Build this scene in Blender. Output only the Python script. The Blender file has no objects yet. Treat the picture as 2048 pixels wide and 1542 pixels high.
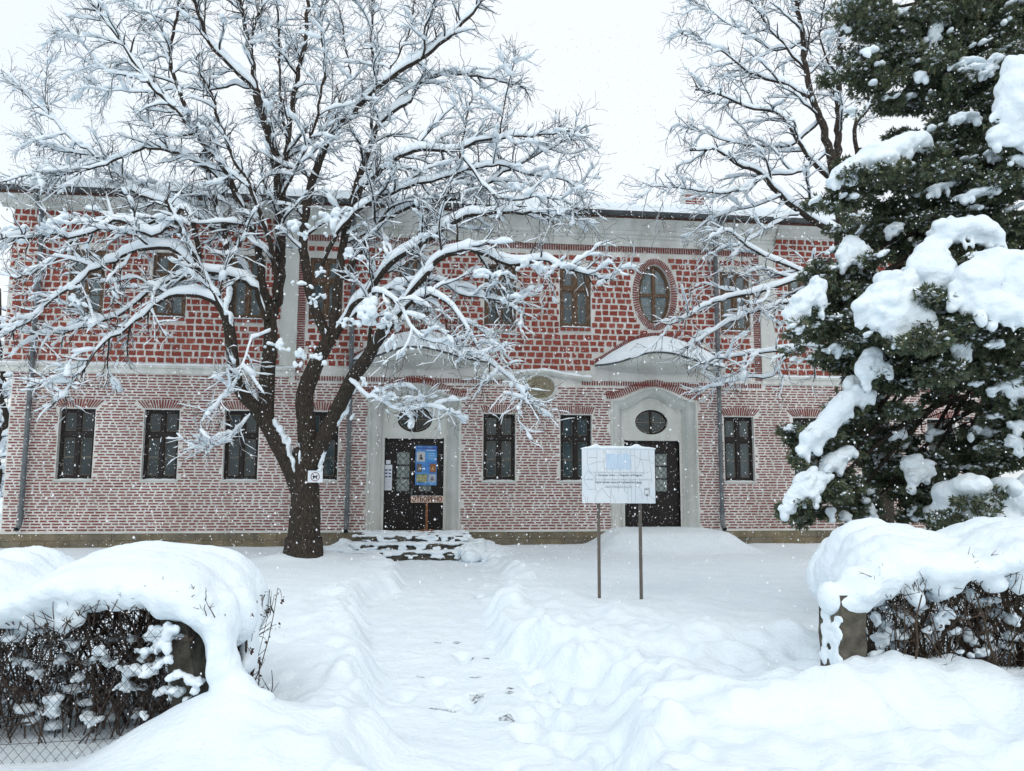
import bpy, math, random
import numpy as np
from mathutils import Vector, Matrix

R = math.radians
rng = np.random.default_rng(7)
random.seed(7)
sc = bpy.context.scene
COL = sc.collection

# ------------------------------------------------------------------ camera, sky, sun
F, CX, CY = 1544.6, 1024.0, 771.0
PITCH, ROLL, YAW = 0.114433, 0.003878, 0.113715
EYE, D = 1.85, 19.0
cp, sp, cr, sr = math.cos(PITCH), math.sin(PITCH), math.cos(ROLL), math.sin(ROLL)

def ray(px, py):
    X, Y = px - CX, CY - py
    X, Y = cr * X - sr * Y, sr * X + cr * Y
    return np.array([X, F * cp - Y * sp, F * sp + Y * cp]) / F

def at(px, py, Yw):
    d = ray(px, py); t = Yw / d[1]
    return np.array([d[0] * t, Yw, EYE + d[2] * t])

def gnd(px, py, z=0.0):
    d = ray(px, py); t = (z - EYE) / d[2]
    return np.array([d[0] * t, d[1] * t, z])

ca, sa = math.cos(YAW), math.sin(YAW)
def wl(px, py, v=0.0):            # photo point -> (u, z) on the plane v metres behind the facade
    d = ray(px, py)
    t = (v + D * ca) / (-sa * d[0] + ca * d[1])
    x, y = d[0] * t, d[1] * t - D
    return np.array([x * ca + y * sa, EYE + d[2] * t])

cam = bpy.data.cameras.new('camera')
camo = bpy.data.objects.new('camera', cam); COL.objects.link(camo)
cam.sensor_width = 36; cam.lens = F / 2048 * 36; cam.clip_end = 600; cam.clip_start = 0.05
ex = Vector((1, 0, 0)); ey = Vector((0, -sp, cp)); fw = Vector((0, cp, sp))
rt = cr * ex + sr * ey; up = -sr * ex + cr * ey
camo.matrix_world = Matrix(((rt.x, up.x, -fw.x, 0), (rt.y, up.y, -fw.y, 0), (rt.z, up.z, -fw.z, EYE), (0, 0, 0, 1)))
sc.camera = camo

SUN_EL, SUN_AZ = 48, -150           # behind the camera, to the left
w = bpy.data.worlds.new('World'); sc.world = w; w.use_nodes = True
nt = w.node_tree; nt.nodes.clear()
wo = nt.nodes.new('ShaderNodeOutputWorld')
b1 = nt.nodes.new('ShaderNodeBackground'); b2 = nt.nodes.new('ShaderNodeBackground')
sky = nt.nodes.new('ShaderNodeTexSky'); sky.sky_type = 'NISHITA'; sky.sun_disc = False
sky.sun_elevation = R(SUN_EL); sky.sun_rotation = R(180 - 30)
sky.air_density = 1.0; sky.dust_density = 4.0
b1.inputs[1].default_value = 0.04
nt.links.new(sky.outputs[0], b1.inputs[0])
tc = nt.nodes.new('ShaderNodeTexCoord'); nz = nt.nodes.new('ShaderNodeTexNoise'); nz.inputs['Scale'].default_value = 1.1
nz.inputs['Detail'].default_value = 2
cr_ = nt.nodes.new('ShaderNodeValToRGB')
cr_.color_ramp.elements[0].position = 0.35; cr_.color_ramp.elements[0].color = (0.84, 0.92, 0.97, 1)
cr_.color_ramp.elements[1].position = 0.62; cr_.color_ramp.elements[1].color = (0.96, 0.99, 1.0, 1)
nt.links.new(tc.outputs['Generated'], nz.inputs[0]); nt.links.new(nz.outputs[0], cr_.inputs[0])
nt.links.new(cr_.outputs[0], b2.inputs[0]); b2.inputs[1].default_value = 0.84
ad = nt.nodes.new('ShaderNodeAddShader')
nt.links.new(b1.outputs[0], ad.inputs[0]); nt.links.new(b2.outputs[0], ad.inputs[1]); nt.links.new(ad.outputs[0], wo.inputs[0])

sl = bpy.data.lights.new('sun', 'SUN'); sl.energy = 0.5; sl.angle = R(25); sl.color = (1.0, 0.97, 0.93)
so = bpy.data.objects.new('sun', sl); COL.objects.link(so)
el, az = R(SUN_EL), R(SUN_AZ)
sdir = Vector((math.cos(el) * math.sin(az), math.cos(el) * math.cos(az), math.sin(el)))
so.rotation_euler = sdir.to_track_quat('Z', 'Y').to_euler(); so.location = (-8, -10, 20)
sc.view_settings.view_transform = 'Standard'; sc.view_settings.look = 'None'
sc.view_settings.exposure = 0.16; sc.view_settings.gamma = 1.0

# ------------------------------------------------------------------ materials
def mat(name, col, rough=0.8, col2=None, nscale=4.0, island=None, bump=0.0, bscale=30.0, stretch=None,
        spec=0.3, ndetail=4, lo=0.35, hi=0.65, metallic=0.0, sss=0.0, bdist=0.02):
    m = bpy.data.materials.new(name); m.use_nodes = True
    t = m.node_tree; p = t.nodes['Principled BSDF']
    p.inputs['Roughness'].default_value = rough
    p.inputs['Specular IOR Level'].default_value = spec
    p.inputs['Metallic'].default_value = metallic
    p.inputs['Base Color'].default_value = (*col, 1)
    if sss:
        p.inputs['Subsurface Weight'].default_value = sss
        p.inputs['Subsurface Radius'].default_value = (0.03, 0.04, 0.05)
        p.inputs['Subsurface Scale'].default_value = 0.5
    src = None
    tcn = t.nodes.new('ShaderNodeTexCoord'); vec = tcn.outputs['Object']
    if stretch:
        mp = t.nodes.new('ShaderNodeMapping'); mp.inputs['Scale'].default_value = stretch
        t.links.new(vec, mp.inputs[0]); vec = mp.outputs[0]
    if col2 is not None:
        n = t.nodes.new('ShaderNodeTexNoise'); n.inputs['Scale'].default_value = nscale; n.inputs['Detail'].default_value = ndetail
        t.links.new(vec, n.inputs['Vector'])
        r = t.nodes.new('ShaderNodeValToRGB'); r.color_ramp.elements[0].position = lo; r.color_ramp.elements[1].position = hi
        r.color_ramp.elements[0].color = (*col, 1); r.color_ramp.elements[1].color = (*col2, 1)
        t.links.new(n.outputs[0], r.inputs[0]); src = r.outputs[0]
    if island:
        g = t.nodes.new('ShaderNodeNewGeometry')
        r2 = t.nodes.new('ShaderNodeValToRGB'); els = r2.color_ramp.elements
        els[0].color = (*island[0], 1); els[1].color = (*island[-1], 1)
        for i, c in enumerate(island[1:-1]):
            els.new((i + 1) / (len(island) - 1)).color = (*c, 1)
        t.links.new(g.outputs['Random Per Island'], r2.inputs[0])
        if src:
            mx = t.nodes.new('ShaderNodeMixRGB'); mx.blend_type = 'MIX'; mx.inputs[0].default_value = 0.5
            t.links.new(src, mx.inputs[1]); t.links.new(r2.outputs[0], mx.inputs[2]); src = mx.outputs[0]
        else:
            src = r2.outputs[0]
    if src: t.links.new(src, p.inputs['Base Color'])
    if bump:
        n2 = t.nodes.new('ShaderNodeTexNoise'); n2.inputs['Scale'].default_value = bscale; n2.inputs['Detail'].default_value = 5
        t.links.new(vec, n2.inputs['Vector'])
        bp = t.nodes.new('ShaderNodeBump'); bp.inputs['Strength'].default_value = bump; bp.inputs['Distance'].default_value = bdist
        t.links.new(n2.outputs[0], bp.inputs['Height']); t.links.new(bp.outputs[0], p.inputs['Normal'])
    return m

SNOW = mat('snow', (0.74, 0.825, 0.885), 0.75, col2=(0.78, 0.86, 0.91), nscale=3, bump=0.6, bscale=22, spec=0.2, bdist=0.025)
SNOWB = mat('branch_snow', (0.78, 0.86, 0.92), 0.8, bump=0.4, bscale=30, spec=0.15)
FLAKE = mat('flake', (0.93, 0.95, 0.97), 0.7)
MORTAR = mat('mortar', (0.58, 0.58, 0.555), 0.9, col2=(0.71, 0.705, 0.68), nscale=0.9, bump=0.5, bscale=40)
BRICK = mat('red_block', (0.23, 0.050, 0.036), 0.88, col2=(0.28, 0.072, 0.050), nscale=1.3,
            island=[(0.17, 0.036, 0.028), (0.27, 0.06, 0.042), (0.21, 0.046, 0.034), (0.34, 0.095, 0.065)], bump=0.4, bscale=60)
THIN = mat('thin_brick', (0.17, 0.04, 0.034), 0.9, col2=(0.24, 0.06, 0.05), nscale=25,
           island=[(0.13, 0.036, 0.034), (0.23, 0.068, 0.058), (0.16, 0.044, 0.038), (0.30, 0.105, 0.085)], bump=0.4, bscale=60)
PLASTER = mat('plaster', (0.52, 0.54, 0.51), 0.9, col2=(0.61, 0.625, 0.60), nscale=1.6, bump=0.25, bscale=50)
PLASTERS = mat('streaked_plaster', (0.52, 0.54, 0.51), 0.9, col2=(0.67, 0.68, 0.655), nscale=1.5, stretch=(2.5, 2.5, 0.5), bump=0.2, bscale=40, lo=0.25)
STONE = mat('plinth_stone', (0.10, 0.088, 0.062), 0.9, col2=(0.24, 0.205, 0.14), nscale=3, bump=0.7, bscale=18,
            island=[(0.10, 0.09, 0.07), (0.22, 0.18, 0.11), (0.14, 0.13, 0.10), (0.18, 0.16, 0.13)])
STEP = mat('step_stone', (0.05, 0.046, 0.04), 0.9, col2=(0.12, 0.11, 0.09), nscale=6, bump=0.6, bscale=20)
DARKWOOD = mat('dark_wood', (0.010, 0.008, 0.008), 0.55, col2=(0.022, 0.016, 0.015), nscale=8, stretch=(6, 6, 1), bump=0.2, bscale=30)
WOOD = mat('weathered_wood', (0.07, 0.042, 0.027), 0.8, col2=(0.17, 0.11, 0.072), nscale=6, stretch=(8, 8, 1.2), bump=0.3, bscale=30)
BEAD = mat('putty', (0.22, 0.19, 0.15), 0.8)
DGLASS = mat('dark_glass', (0.018, 0.028, 0.032), 0.12, col2=(0.04, 0.06, 0.066), nscale=1.6, spec=0.5, bump=0.12, bscale=3)
CGLASS = mat('curtained_glass', (0.06, 0.085, 0.095), 0.15, col2=(0.12, 0.15, 0.16), nscale=2.2, spec=0.5, stretch=(2, 2, 0.6), bump=0.12, bscale=3)
LATTG = mat('lattice_glass', (0.20, 0.24, 0.23), 0.3, col2=(0.28, 0.33, 0.31), nscale=3)
METAL = mat('zinc_grey', (0.075, 0.09, 0.10), 0.5, col2=(0.13, 0.15, 0.16), nscale=5, spec=0.5, bump=0.15, bscale=25)
DMETAL = mat('dark_gutter', (0.035, 0.042, 0.048), 0.5, col2=(0.07, 0.08, 0.085), nscale=4, spec=0.5)
ROOFM = mat('roof_tile', (0.10, 0.045, 0.03), 0.9)
BARK = mat('bark', (0.020, 0.017, 0.015), 0.92, col2=(0.078, 0.062, 0.048), nscale=14, stretch=(5, 5, 0.8), bump=1.0, bscale=16, bdist=0.05)
TWIG = mat('twig_bark', (0.016, 0.013, 0.012), 0.9, col2=(0.04, 0.03, 0.025), nscale=5)
BRACT = mat('dry_bract', (0.12, 0.07, 0.035), 0.9, island=[(0.10, 0.06, 0.035), (0.20, 0.13, 0.07), (0.07, 0.045, 0.03)])
HTWIG = mat('hedge_twig', (0.022, 0.014, 0.011), 0.9, island=[(0.02, 0.014, 0.012), (0.085, 0.06, 0.045), (0.035, 0.024, 0.02)])
HTWIG2 = mat('brown_hedge_twig', (0.05, 0.034, 0.024), 0.9, island=[(0.022, 0.015, 0.011), (0.085, 0.06, 0.04), (0.04, 0.027, 0.02)])
HLEAF = mat('dead_leaf', (0.03, 0.02, 0.015), 0.85, island=[(0.025, 0.019, 0.017), (0.09, 0.062, 0.046), (0.045, 0.03, 0.024)])
NEEDLE = mat('conifer_needle', (0.03, 0.045, 0.018), 0.8, island=[(0.04, 0.066, 0.048), (0.09, 0.12, 0.065), (0.06, 0.088, 0.062), (0.17, 0.165, 0.08), (0.15, 0.185, 0.165)])
CONC = mat('concrete', (0.045, 0.041, 0.034), 0.95, col2=(0.13, 0.12, 0.095), nscale=9, bump=0.8, bscale=35)
WIRE = mat('wire', (0.05, 0.05, 0.05), 0.6, metallic=0.3)
BOARD = mat('board_white', (0.62, 0.70, 0.76), 0.5, col2=(0.70, 0.76, 0.81), nscale=3)
CRACK = mat('crack', (0.22, 0.23, 0.24), 0.9)
INK = mat('faded_ink', (0.10, 0.11, 0.13), 0.8)
INK2 = mat('pale_ink', (0.38, 0.41, 0.44), 0.8)
POST = mat('rusty_post', (0.10, 0.10, 0.095), 0.7, col2=(0.15, 0.12, 0.095), nscale=9, stretch=(3, 3, 0.7), bump=0.2)
TAN = mat('tan_board', (0.52, 0.37, 0.30), 0.7, col2=(0.60, 0.45, 0.37), nscale=6)
OWOOD = mat('orange_wood', (0.19, 0.075, 0.028), 0.6, col2=(0.25, 0.10, 0.04), nscale=6)
PAPER = mat('paper', (0.66, 0.70, 0.76), 0.7)
_t = FLAKE.node_tree; _mx = _t.nodes.new('ShaderNodeMixShader'); _tr = _t.nodes.new('ShaderNodeBsdfTransparent'); _mx.inputs[0].default_value = 0.72
_t.links.new(_tr.outputs[0], _mx.inputs[1]); _t.links.new(_t.nodes['Principled BSDF'].outputs[0], _mx.inputs[2]); _t.links.new(_mx.outputs[0], _t.nodes['Material Output'].inputs[0])
for _m in (DGLASS, CGLASS):          # every window has its own curtain and depth of room behind it
    _t = _m.node_tree; _p = _t.nodes['Principled BSDF']; _l = _p.inputs['Base Color'].links[0].from_socket
    _oi = _t.nodes.new('ShaderNodeObjectInfo'); _mr = _t.nodes.new('ShaderNodeMapRange'); _mr.inputs[3].default_value = 0.45; _mr.inputs[4].default_value = 1.9
    _vm = _t.nodes.new('ShaderNodeVectorMath'); _vm.operation = 'SCALE'
    _t.links.new(_oi.outputs['Random'], _mr.inputs[0]); _t.links.new(_l, _vm.inputs[0]); _t.links.new(_mr.outputs[0], _vm.inputs['Scale']); _t.links.new(_vm.outputs[0], _p.inputs['Base Color'])
for _m in (MORTAR, PLASTERS, PLASTER):      # weather streaks run down the render
    _t = _m.node_tree; _p = _t.nodes['Principled BSDF']; _l = _p.inputs['Base Color'].links[0].from_socket
    _tc = _t.nodes.new('ShaderNodeTexCoord'); _mp = _t.nodes.new('ShaderNodeMapping'); _mp.inputs['Scale'].default_value = (1.6, 1.6, .28)
    _n = _t.nodes.new('ShaderNodeTexNoise'); _n.inputs['Scale'].default_value = 1.0; _n.inputs['Detail'].default_value = 7; _n.inputs['Roughness'].default_value = .65
    _r = _t.nodes.new('ShaderNodeValToRGB'); _r.color_ramp.elements[0].position = .36; _r.color_ramp.elements[0].color = (.83, .82, .80, 1); _r.color_ramp.elements[1].position = .52; _r.color_ramp.elements[1].color = (1, 1, 1, 1)
    _x = _t.nodes.new('ShaderNodeMixRGB'); _x.blend_type = 'MULTIPLY'; _x.inputs[0].default_value = 1
    _t.links.new(_tc.outputs['Object'], _mp.inputs[0]); _t.links.new(_mp.outputs[0], _n.inputs['Vector']); _t.links.new(_n.outputs[0], _r.inputs[0])
    _t.links.new(_l, _x.inputs[1]); _t.links.new(_r.outputs[0], _x.inputs[2]); _t.links.new(_x.outputs[0], _p.inputs['Base Color'])
def flat(name, c, rough=0.6): return mat(name, c, rough, col2=tuple(min(1, k * 1.25) for k in c), nscale=14)

# ------------------------------------------------------------------ mesh helpers
class MB:
    def __init__(s): s.v = []; s.q = []; s.t = []; s.n = 0
    def add(s, V, quads=None, tris=None):
        V = np.asarray(V, float).reshape(-1, 3)
        if quads is not None and len(quads): s.q.append(np.asarray(quads, int).reshape(-1, 4) + s.n)
        if tris is not None and len(tris): s.t.append(np.asarray(tris, int).reshape(-1, 3) + s.n)
        s.v.append(V); s.n += len(V)
    def mesh(s, name, smooth=False):
        V = np.concatenate(s.v) if s.v else np.zeros((0, 3))
        q = np.concatenate(s.q) if s.q else np.zeros((0, 4), int)
        t = np.concatenate(s.t) if s.t else np.zeros((0, 3), int)
        me = bpy.data.meshes.new(name)
        me.vertices.add(len(V)); me.vertices.foreach_set('co', V.ravel())
        loops = np.concatenate([q.ravel(), t.ravel()])
        me.loops.add(len(loops)); me.loops.foreach_set('vertex_index', loops.astype(np.int32))
        st = np.concatenate([np.arange(len(q)) * 4, len(q) * 4 + np.arange(len(t)) * 3])
        me.polygons.add(len(st)); me.polygons.foreach_set('loop_start', st.astype(np.int32))
        me.polygons.foreach_set('use_smooth', np.full(len(st), bool(smooth)))
        me.update(calc_edges=True); me.validate()
        return me
    def obj(s, name, m, parent=None, smooth=False):
        return link(name, s.mesh(name, smooth), m, parent)

def link(name, me, m, parent=None):
    me.materials.clear(); me.materials.append(m)
    o = bpy.data.objects.new(name, me); COL.objects.link(o)
    if parent is not None: o.parent = parent
    return o

def tag(o, label=None, cat=None, group=None, kind=None):
    if label: o['label'] = label
    if cat: o['category'] = cat
    if group: o['group'] = group
    if kind: o['kind'] = kind
    return o

def empty(name, loc, rz=0.0, label=None, cat=None, group=None):
    o = bpy.data.objects.new(name, None); COL.objects.link(o)
    o.location = loc; o.rotation_euler = (0, 0, rz); o.empty_display_size = 0.2
    return tag(o, label, cat, group)

BQ = [(0, 1, 3, 2), (4, 6, 7, 5), (0, 4, 5, 1), (2, 3, 7, 6), (0, 2, 6, 4), (1, 5, 7, 3)]
def box(mb, x0, x1, y0, y1, z0, z1):
    mb.add([(x, y, z) for x in (x0, x1) for y in (y0, y1) for z in (z0, z1)], BQ)

def sheet(pts, y):                 # polygon fan helper in the xz plane
    c = np.mean(pts, axis=0); n = len(pts)
    V = [(c[0], y, c[1])] + [(p[0], y, p[1]) for p in pts]
    return V, [(0, 1 + i, 1 + (i + 1) % n) for i in range(n)]

def grid_faces(nu, nv, wrap_u=False, wrap_v=False):
    i = np.arange(nu if wrap_u else nu - 1); j = np.arange(nv if wrap_v else nv - 1)
    I, J = np.meshgrid(i, j, indexing='ij'); I2 = (I + 1) % nu; J2 = (J + 1) % nv
    return np.stack([I * nv + J, I2 * nv + J, I2 * nv + J2, I * nv + J2], -1).reshape(-1, 4)

def tubes(mb, P, Rr, k=5, cap=False):
    P = np.asarray(P, float); Rr = np.asarray(Rr, float)
    if P.ndim == 2: P = P[None]; Rr = Rr[None]
    N, m, _ = P.shape
    T = np.gradient(P, axis=1); T /= np.linalg.norm(T, axis=2, keepdims=True) + 1e-9
    md = P[:, -1] - P[:, 0]; md /= np.linalg.norm(md, axis=1, keepdims=True) + 1e-9
    ref = np.where(np.abs(md[:, 2:3]) > 0.8, np.array([[0.9, 0.43, 0.]]), np.array([[0., 0., 1.]]))[:, None, :]
    A = np.cross(T, ref); A /= np.linalg.norm(A, axis=2, keepdims=True) + 1e-9
    B = np.cross(T, A)
    an = np.arange(k) * 2 * np.pi / k
    V = P[:, :, None] + Rr[:, :, None, None] * (A[:, :, None] * np.cos(an)[:, None] + B[:, :, None] * np.sin(an)[:, None])
    f = grid_faces(m, k, wrap_v=True)
    fs = (f[None] + (np.arange(N) * m * k)[:, None, None]).reshape(-1, 4)
    tr = None
    if cap:
        tr = []
        for b in range(N):
            for e in (0, m - 1):
                o = b * m * k + e * k
                tr += [(o, o + i, o + i + 1) for i in range(1, k - 1)]
    mb.add(V.reshape(-1, 3), fs, tr)

_T2 = rng.random((256, 256)); _T3 = rng.random((32, 32, 32))
def vn(x, y, s=0):
    x = np.asarray(x, float) + s * 17.31; y = np.asarray(y, float) + s * 9.73
    xi = np.floor(x).astype(int); yi = np.floor(y).astype(int); fx = x - xi; fy = y - yi
    fx = fx * fx * (3 - 2 * fx); fy = fy * fy * (3 - 2 * fy)
    g = lambda a, b: _T2[a & 255, b & 255]
    return ((g(xi, yi) * (1 - fx) + g(xi + 1, yi) * fx) * (1 - fy) + (g(xi, yi + 1) * (1 - fx) + g(xi + 1, yi + 1) * fx) * fy) * 2 - 1
def fbm(x, y, o=4, s=0):
    r = 0; a = 1.0; t = 0
    for i in range(o): r = r + a * vn(x * 2 ** i, y * 2 ** i, s + i * 3); t += a; a *= 0.5
    return r / t
def vn3(P, s=0):
    P = np.asarray(P, float) + s * 5.37; I = np.floor(P).astype(int); f = P - I; f = f * f * (3 - 2 * f); r = 0
    for a in (0, 1):
        for b in (0, 1):
            for c in (0, 1):
                wgt = (f[:, 0] if a else 1 - f[:, 0]) * (f[:, 1] if b else 1 - f[:, 1]) * (f[:, 2] if c else 1 - f[:, 2])
                r = r + wgt * _T3[(I[:, 0] + a) & 31, (I[:, 1] + b) & 31, (I[:, 2] + c) & 31]
    return r * 2 - 1
def sstep(a, b, x):
    t = np.clip((x - a) / (b - a), 0, 1); return t * t * (3 - 2 * t)

def ico(sub):
    import bmesh
    bm = bmesh.new(); bmesh.ops.create_icosphere(bm, subdivisions=sub, radius=1)
    V = np.array([v.co[:] for v in bm.verts]); T = np.array([[v.index for v in f.verts] for f in bm.faces]); bm.free()
    return V, T
ICO1, ICO2 = ico(1), ico(2)

def blobs(mb, C, S, base=ICO1, noise=0.25, flatten=0.0):    # many small lumpy lumps
    V, T = base
    for c, s in zip(C, S):
        n = 1 + noise * vn3(V * 1.3 + rng.random(3) * 20)
        W = V * n[:, None] * s
        mb.add(W + c, None, T)

def snow_mass(name, ells, voxel, parent, m=None, disp=0.03, dscale=4.0, smooth=4, disp2=0.0):
    """union of ellipsoids (centre, radii[, tilt about y]) grown into one soft mass"""
    mb = MB(); V, T = ICO2
    for e in ells:
        c, s = np.array(e[0]), np.array(e[1]); W = V * s
        if len(e) > 2:
            a = e[2]; W = np.stack([W[:, 0] * math.cos(a) - W[:, 2] * math.sin(a), W[:, 1], W[:, 0] * math.sin(a) + W[:, 2] * math.cos(a)], 1)
        mb.add(W + c, None, T)
    o = mb.obj(name, m or SNOW, parent)
    md = o.modifiers.new('r', 'REMESH'); md.mode = 'VOXEL'; md.voxel_size = voxel
    sm = o.modifiers.new('s', 'SMOOTH'); sm.iterations = smooth; sm.factor = 0.7
    dg = bpy.context.evaluated_depsgraph_get(); dg.update()
    me = bpy.data.meshes.new_from_object(o.evaluated_get(dg))
    o.modifiers.clear(); old = o.data; o.data = me; bpy.data.meshes.remove(old)
    n = len(me.vertices); co = np.empty(n * 3); me.vertices.foreach_get('co', co); co = co.reshape(-1, 3)
    no = np.empty(n * 3); me.vertices.foreach_get('normal', no); no = no.reshape(-1, 3)
    d = disp * (vn3(co * dscale, 3) + 0.5 * vn3(co * dscale * 2.3, 5))
    if disp2: d = d + disp2 * vn3(co * dscale * 6, 9)
    co = co + no * d[:, None]
    me.vertices.foreach_set('co', co.ravel()); me.polygons.foreach_set('use_smooth', np.ones(len(me.polygons), bool))
    me.materials.clear(); me.materials.append(m or SNOW); me.update(); me.name = name
    return o

# ------------------------------------------------------------------ the snow-covered ground
def edge_fn(pts, z=0.03):
    P = sorted([tuple(gnd(px, py, z)[:2]) for px, py in pts], key=lambda p: p[1])
    ys = np.array([p[1] for p in P]); xs = np.array([p[0] for p in P])
    return lambda y: np.interp(y, ys, xs)
XL = edge_fn([(716, 1110), (775, 1124), (806, 1140), (818, 1165), (800, 1182), (745, 1200), (730, 1225), (735, 1262), (742, 1310), (760, 1380), (768, 1450), (775, 1500), (800, 1560), (830, 1700)])
XR = edge_fn([(925, 1108), (955, 1116), (985, 1135), (1018, 1165), (1005, 1195), (978, 1235), (985, 1280), (1000, 1320), (1090, 1345), (1170, 1375), (1215, 1410), (1235, 1460), (1240, 1520), (1225, 1600), (1200, 1700)])
GM = []      # mounds: x, y, height, sx, sy
def mound(px, py, h, sx, sy, z=0.2):
    p = gnd(px, py, z); GM.append((p[0], p[1], h, sx, sy))
GM += [(-4.35, 14.85, 0.11, 0.40, 0.40), (-3.8, 15.3, .10, .4, .5), (-1.80, 4.85, 0.25, 0.42, 0.36), (-1.55, 4.35, 0.08, 0.4, 0.4), (2.40, 5.50, 0.19, 0.50, 0.34), (3.6, 5.55, 0.09, 0.9, 0.35)]; mound(610, 1490, 0.10, 0.4, 0.4)
mound(1850, 1400, 0.20, 0.9, 0.5); mound(1500, 1440, 0.10, 0.7, 0.6)
mound(1420, 1290, 0.14, 0.7, 0.45); mound(1250, 1245, 0.10, 0.45, 0.5); mound(1600, 1290, 0.10, 0.6, 0.5)
mound(1120, 1200, 0.07, 0.4, 0.9); mound(660, 1260, 0.05, 0.4, 0.8); mound(610, 1330, 0.08, 0.5, 0.5)
mound(955, 1100, 0.20, 0.45, 0.5); mound(975, 1095, 0.12, 0.6, 0.5)
mound(640, 1112, 0.08, 0.7, 0.5)
LUMPS = rng.random((260, 5))
FEET = []
for i in range(170):
    y = 3.2 + 12 * rng.random() ** 1.3
    FEET.append((rng.normal(0.35, 0.42), y, rng.uniform(-0.4, 0.4), rng.uniform(0.03, 0.075)))
def ground_h(x, y):
    lawn = 0.265 - 0.105 * sstep(13, 17.5, y) + 0.035 * fbm(x * 0.6, y * 0.6, 3, 1) + 0.012 * fbm(x * 2.5, y * 3.5, 3, 2)
    lawn = lawn - 0.115 * sstep(-2.15, -2.65, x) * sstep(6.3, 5.6, y) * sstep(3.2, 4.4, y)
    for (mx, my, h, sx, sy) in GM:
        lawn = lawn + h * np.exp(-((x - mx) / sx) ** 2 - ((y - my) / sy) ** 2)
    wob = 0.19 * fbm(y * 1.7, x * 0.3, 3, 4) + 0.05 * vn(y * 6, x * 2, 8)
    s = np.minimum(x - XL(y) + wob, XR(y) - x + 0.20 * fbm(y * 2.1, 7 + x * 0.3, 3, 6) + 0.06 * vn(y * 7, x * 2, 12))
    s = np.where(y > 17.6, -1.0, s)
    near = np.exp(-((s + 0.33) / 0.34) ** 2)
    # shovelled clods: ridged cellular noise along the banks
    rid = 1 - np.abs(fbm(x * 2.2 + 0.6 * vn(y, x, 3), y * 1.5, 3, 20))
    clod = np.maximum(0, vn(x * 4.2, y * 3.4, 31)) * 0.8 + np.maximum(0, vn(x * 8, y * 7, 33)) * 0.4
    lawn = lawn + near * (0.10 * clod + 0.07 * (rid - 0.75))
    right = sstep(0.2, 1.2, x - XR(y) + 0.6) * sstep(3.8, 2.2, x - XR(y)) * sstep(9.5, 7.5, y)
    lawn = lawn + right * (0.085 * (rid - 0.82) + 0.045 * clod)
    left = sstep(-2.2, -0.8, x - XL(y)) * sstep(11.5, 9.5, y)
    lawn = lawn + left * (0.065 * (rid - 0.80) + 0.03 * clod)
    path = 0.03 + 0.020 * fbm(x * 3, y * 4, 5, 14) + 0.012 * fbm(x * 11, y * 16, 2, 44) + 0.012 * np.maximum(0, vn(x * 9, y * 6, 15)) + 0.05 * sstep(8, 5, y)*sstep(0.45,0.0,s)
    for (fx, fy, a, dpt) in FEET:
        m = (np.abs(x - fx) < 0.5) & (np.abs(y - fy) < 0.5)
        if not m.any(): continue
        dx, dy = x[m] - fx, y[m] - fy
        u = dx * math.cos(a) + dy * math.sin(a); v = -dx * math.sin(a) + dy * math.cos(a)
        q = (u / 0.075) ** 2 + (v / 0.16) ** 2
        path[m] += -dpt * np.exp(-q * q) + 0.012 * np.exp(-((np.sqrt(q) - 1.35) / 0.35) ** 2)
    bw = 0.25 + 0.12 * vn(x * 1.5, y * 1.5, 40)
    t = sstep(0.03, -bw, s)
    h = path * (1 - t) + lawn * t
    # snow ramp hiding the steps of the second entrance
    U = x * ca + (y - D) * sa; Vv = -x * sa + (y - D) * ca
    du = np.abs(U - 3.62); k = sstep(1.95, 1.15, du + 0.10 * vn(x * 2, y * 2, 50)) * sstep(-3.0, -1.5, Vv)
    h = h + k * (0.56 - h) * 0.97
    # scoop round the linden trunk
    return h

def axis(a, segs):
    o = [a]
    for b, st in segs:
        n = max(1, int(round((b - o[-1]) / st))); o += list(np.linspace(o[-1], b, n + 1)[1:])
    return np.array(o)
gx = axis(-90, [(-30, 10), (-9, 1.0), (-4, 0.10), (5, 0.038), (9, 0.10), (30, 1.0), (90, 10)])
gy = axis(-12, [(2, 1.0), (3.4, 0.2), (8.5, 0.036), (13, 0.065), (22, 0.10), (40, 1.5), (120, 10)])
GX, GY = np.meshgrid(gx, gy, indexing='ij')
GZ = ground_h(GX.copy(), GY.copy())
mb = MB(); mb.add(np.stack([GX, GY, GZ], -1).reshape(-1, 3), grid_faces(len(gx), len(gy)))
tag(mb.obj('snow_ground', SNOW, smooth=True), kind='structure')
def gh(x, y):
    return float(ground_h(np.array([[x]], float), np.array([[y]], float))[0, 0])

# bare wet spots trodden through on the path
mb = MB()
for px, py, a, b in [(955, 1391, .05, .045), (1020, 1386, .035, .03), (1018, 1435, .055, .04), (840, 1352, .035, .012), (915, 1283, .04, .025), (875, 1284, .04, .012),
                     (935, 1318, .06, .02), (950, 1352, .045, .012), (973, 1316, .03, .012), (900, 1424, .07, .012), (872, 1419, .05, .008), (1022, 1376, .03, .015)]:
    p = gnd(px, py, 0.04); n = 18; pts = []
    for i in range(n):
        an = i * 2 * math.pi / n; r = 1 + 0.45 * vn(i * 0.9, px)
        pts.append((p[0] + a * r * math.cos(an), p[1] + b * r * 1.6 * math.sin(an)))
    V = [(p[0], p[1], gh(p[0], p[1]) + 0.006)] + [(x, y, gh(x, y) + 0.004) for x, y in pts]
    mb.add(V, None, [(0, 1 + i, 1 + (i + 1) % n) for i in range(n)])
tag(mb.obj('wet_pavement', mat('wet_pavement', (0.06, 0.06, 0.06), 0.7, col2=(0.60, 0.66, 0.70), nscale=30, lo=0.36, hi=0.54)), kind='structure')

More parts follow.
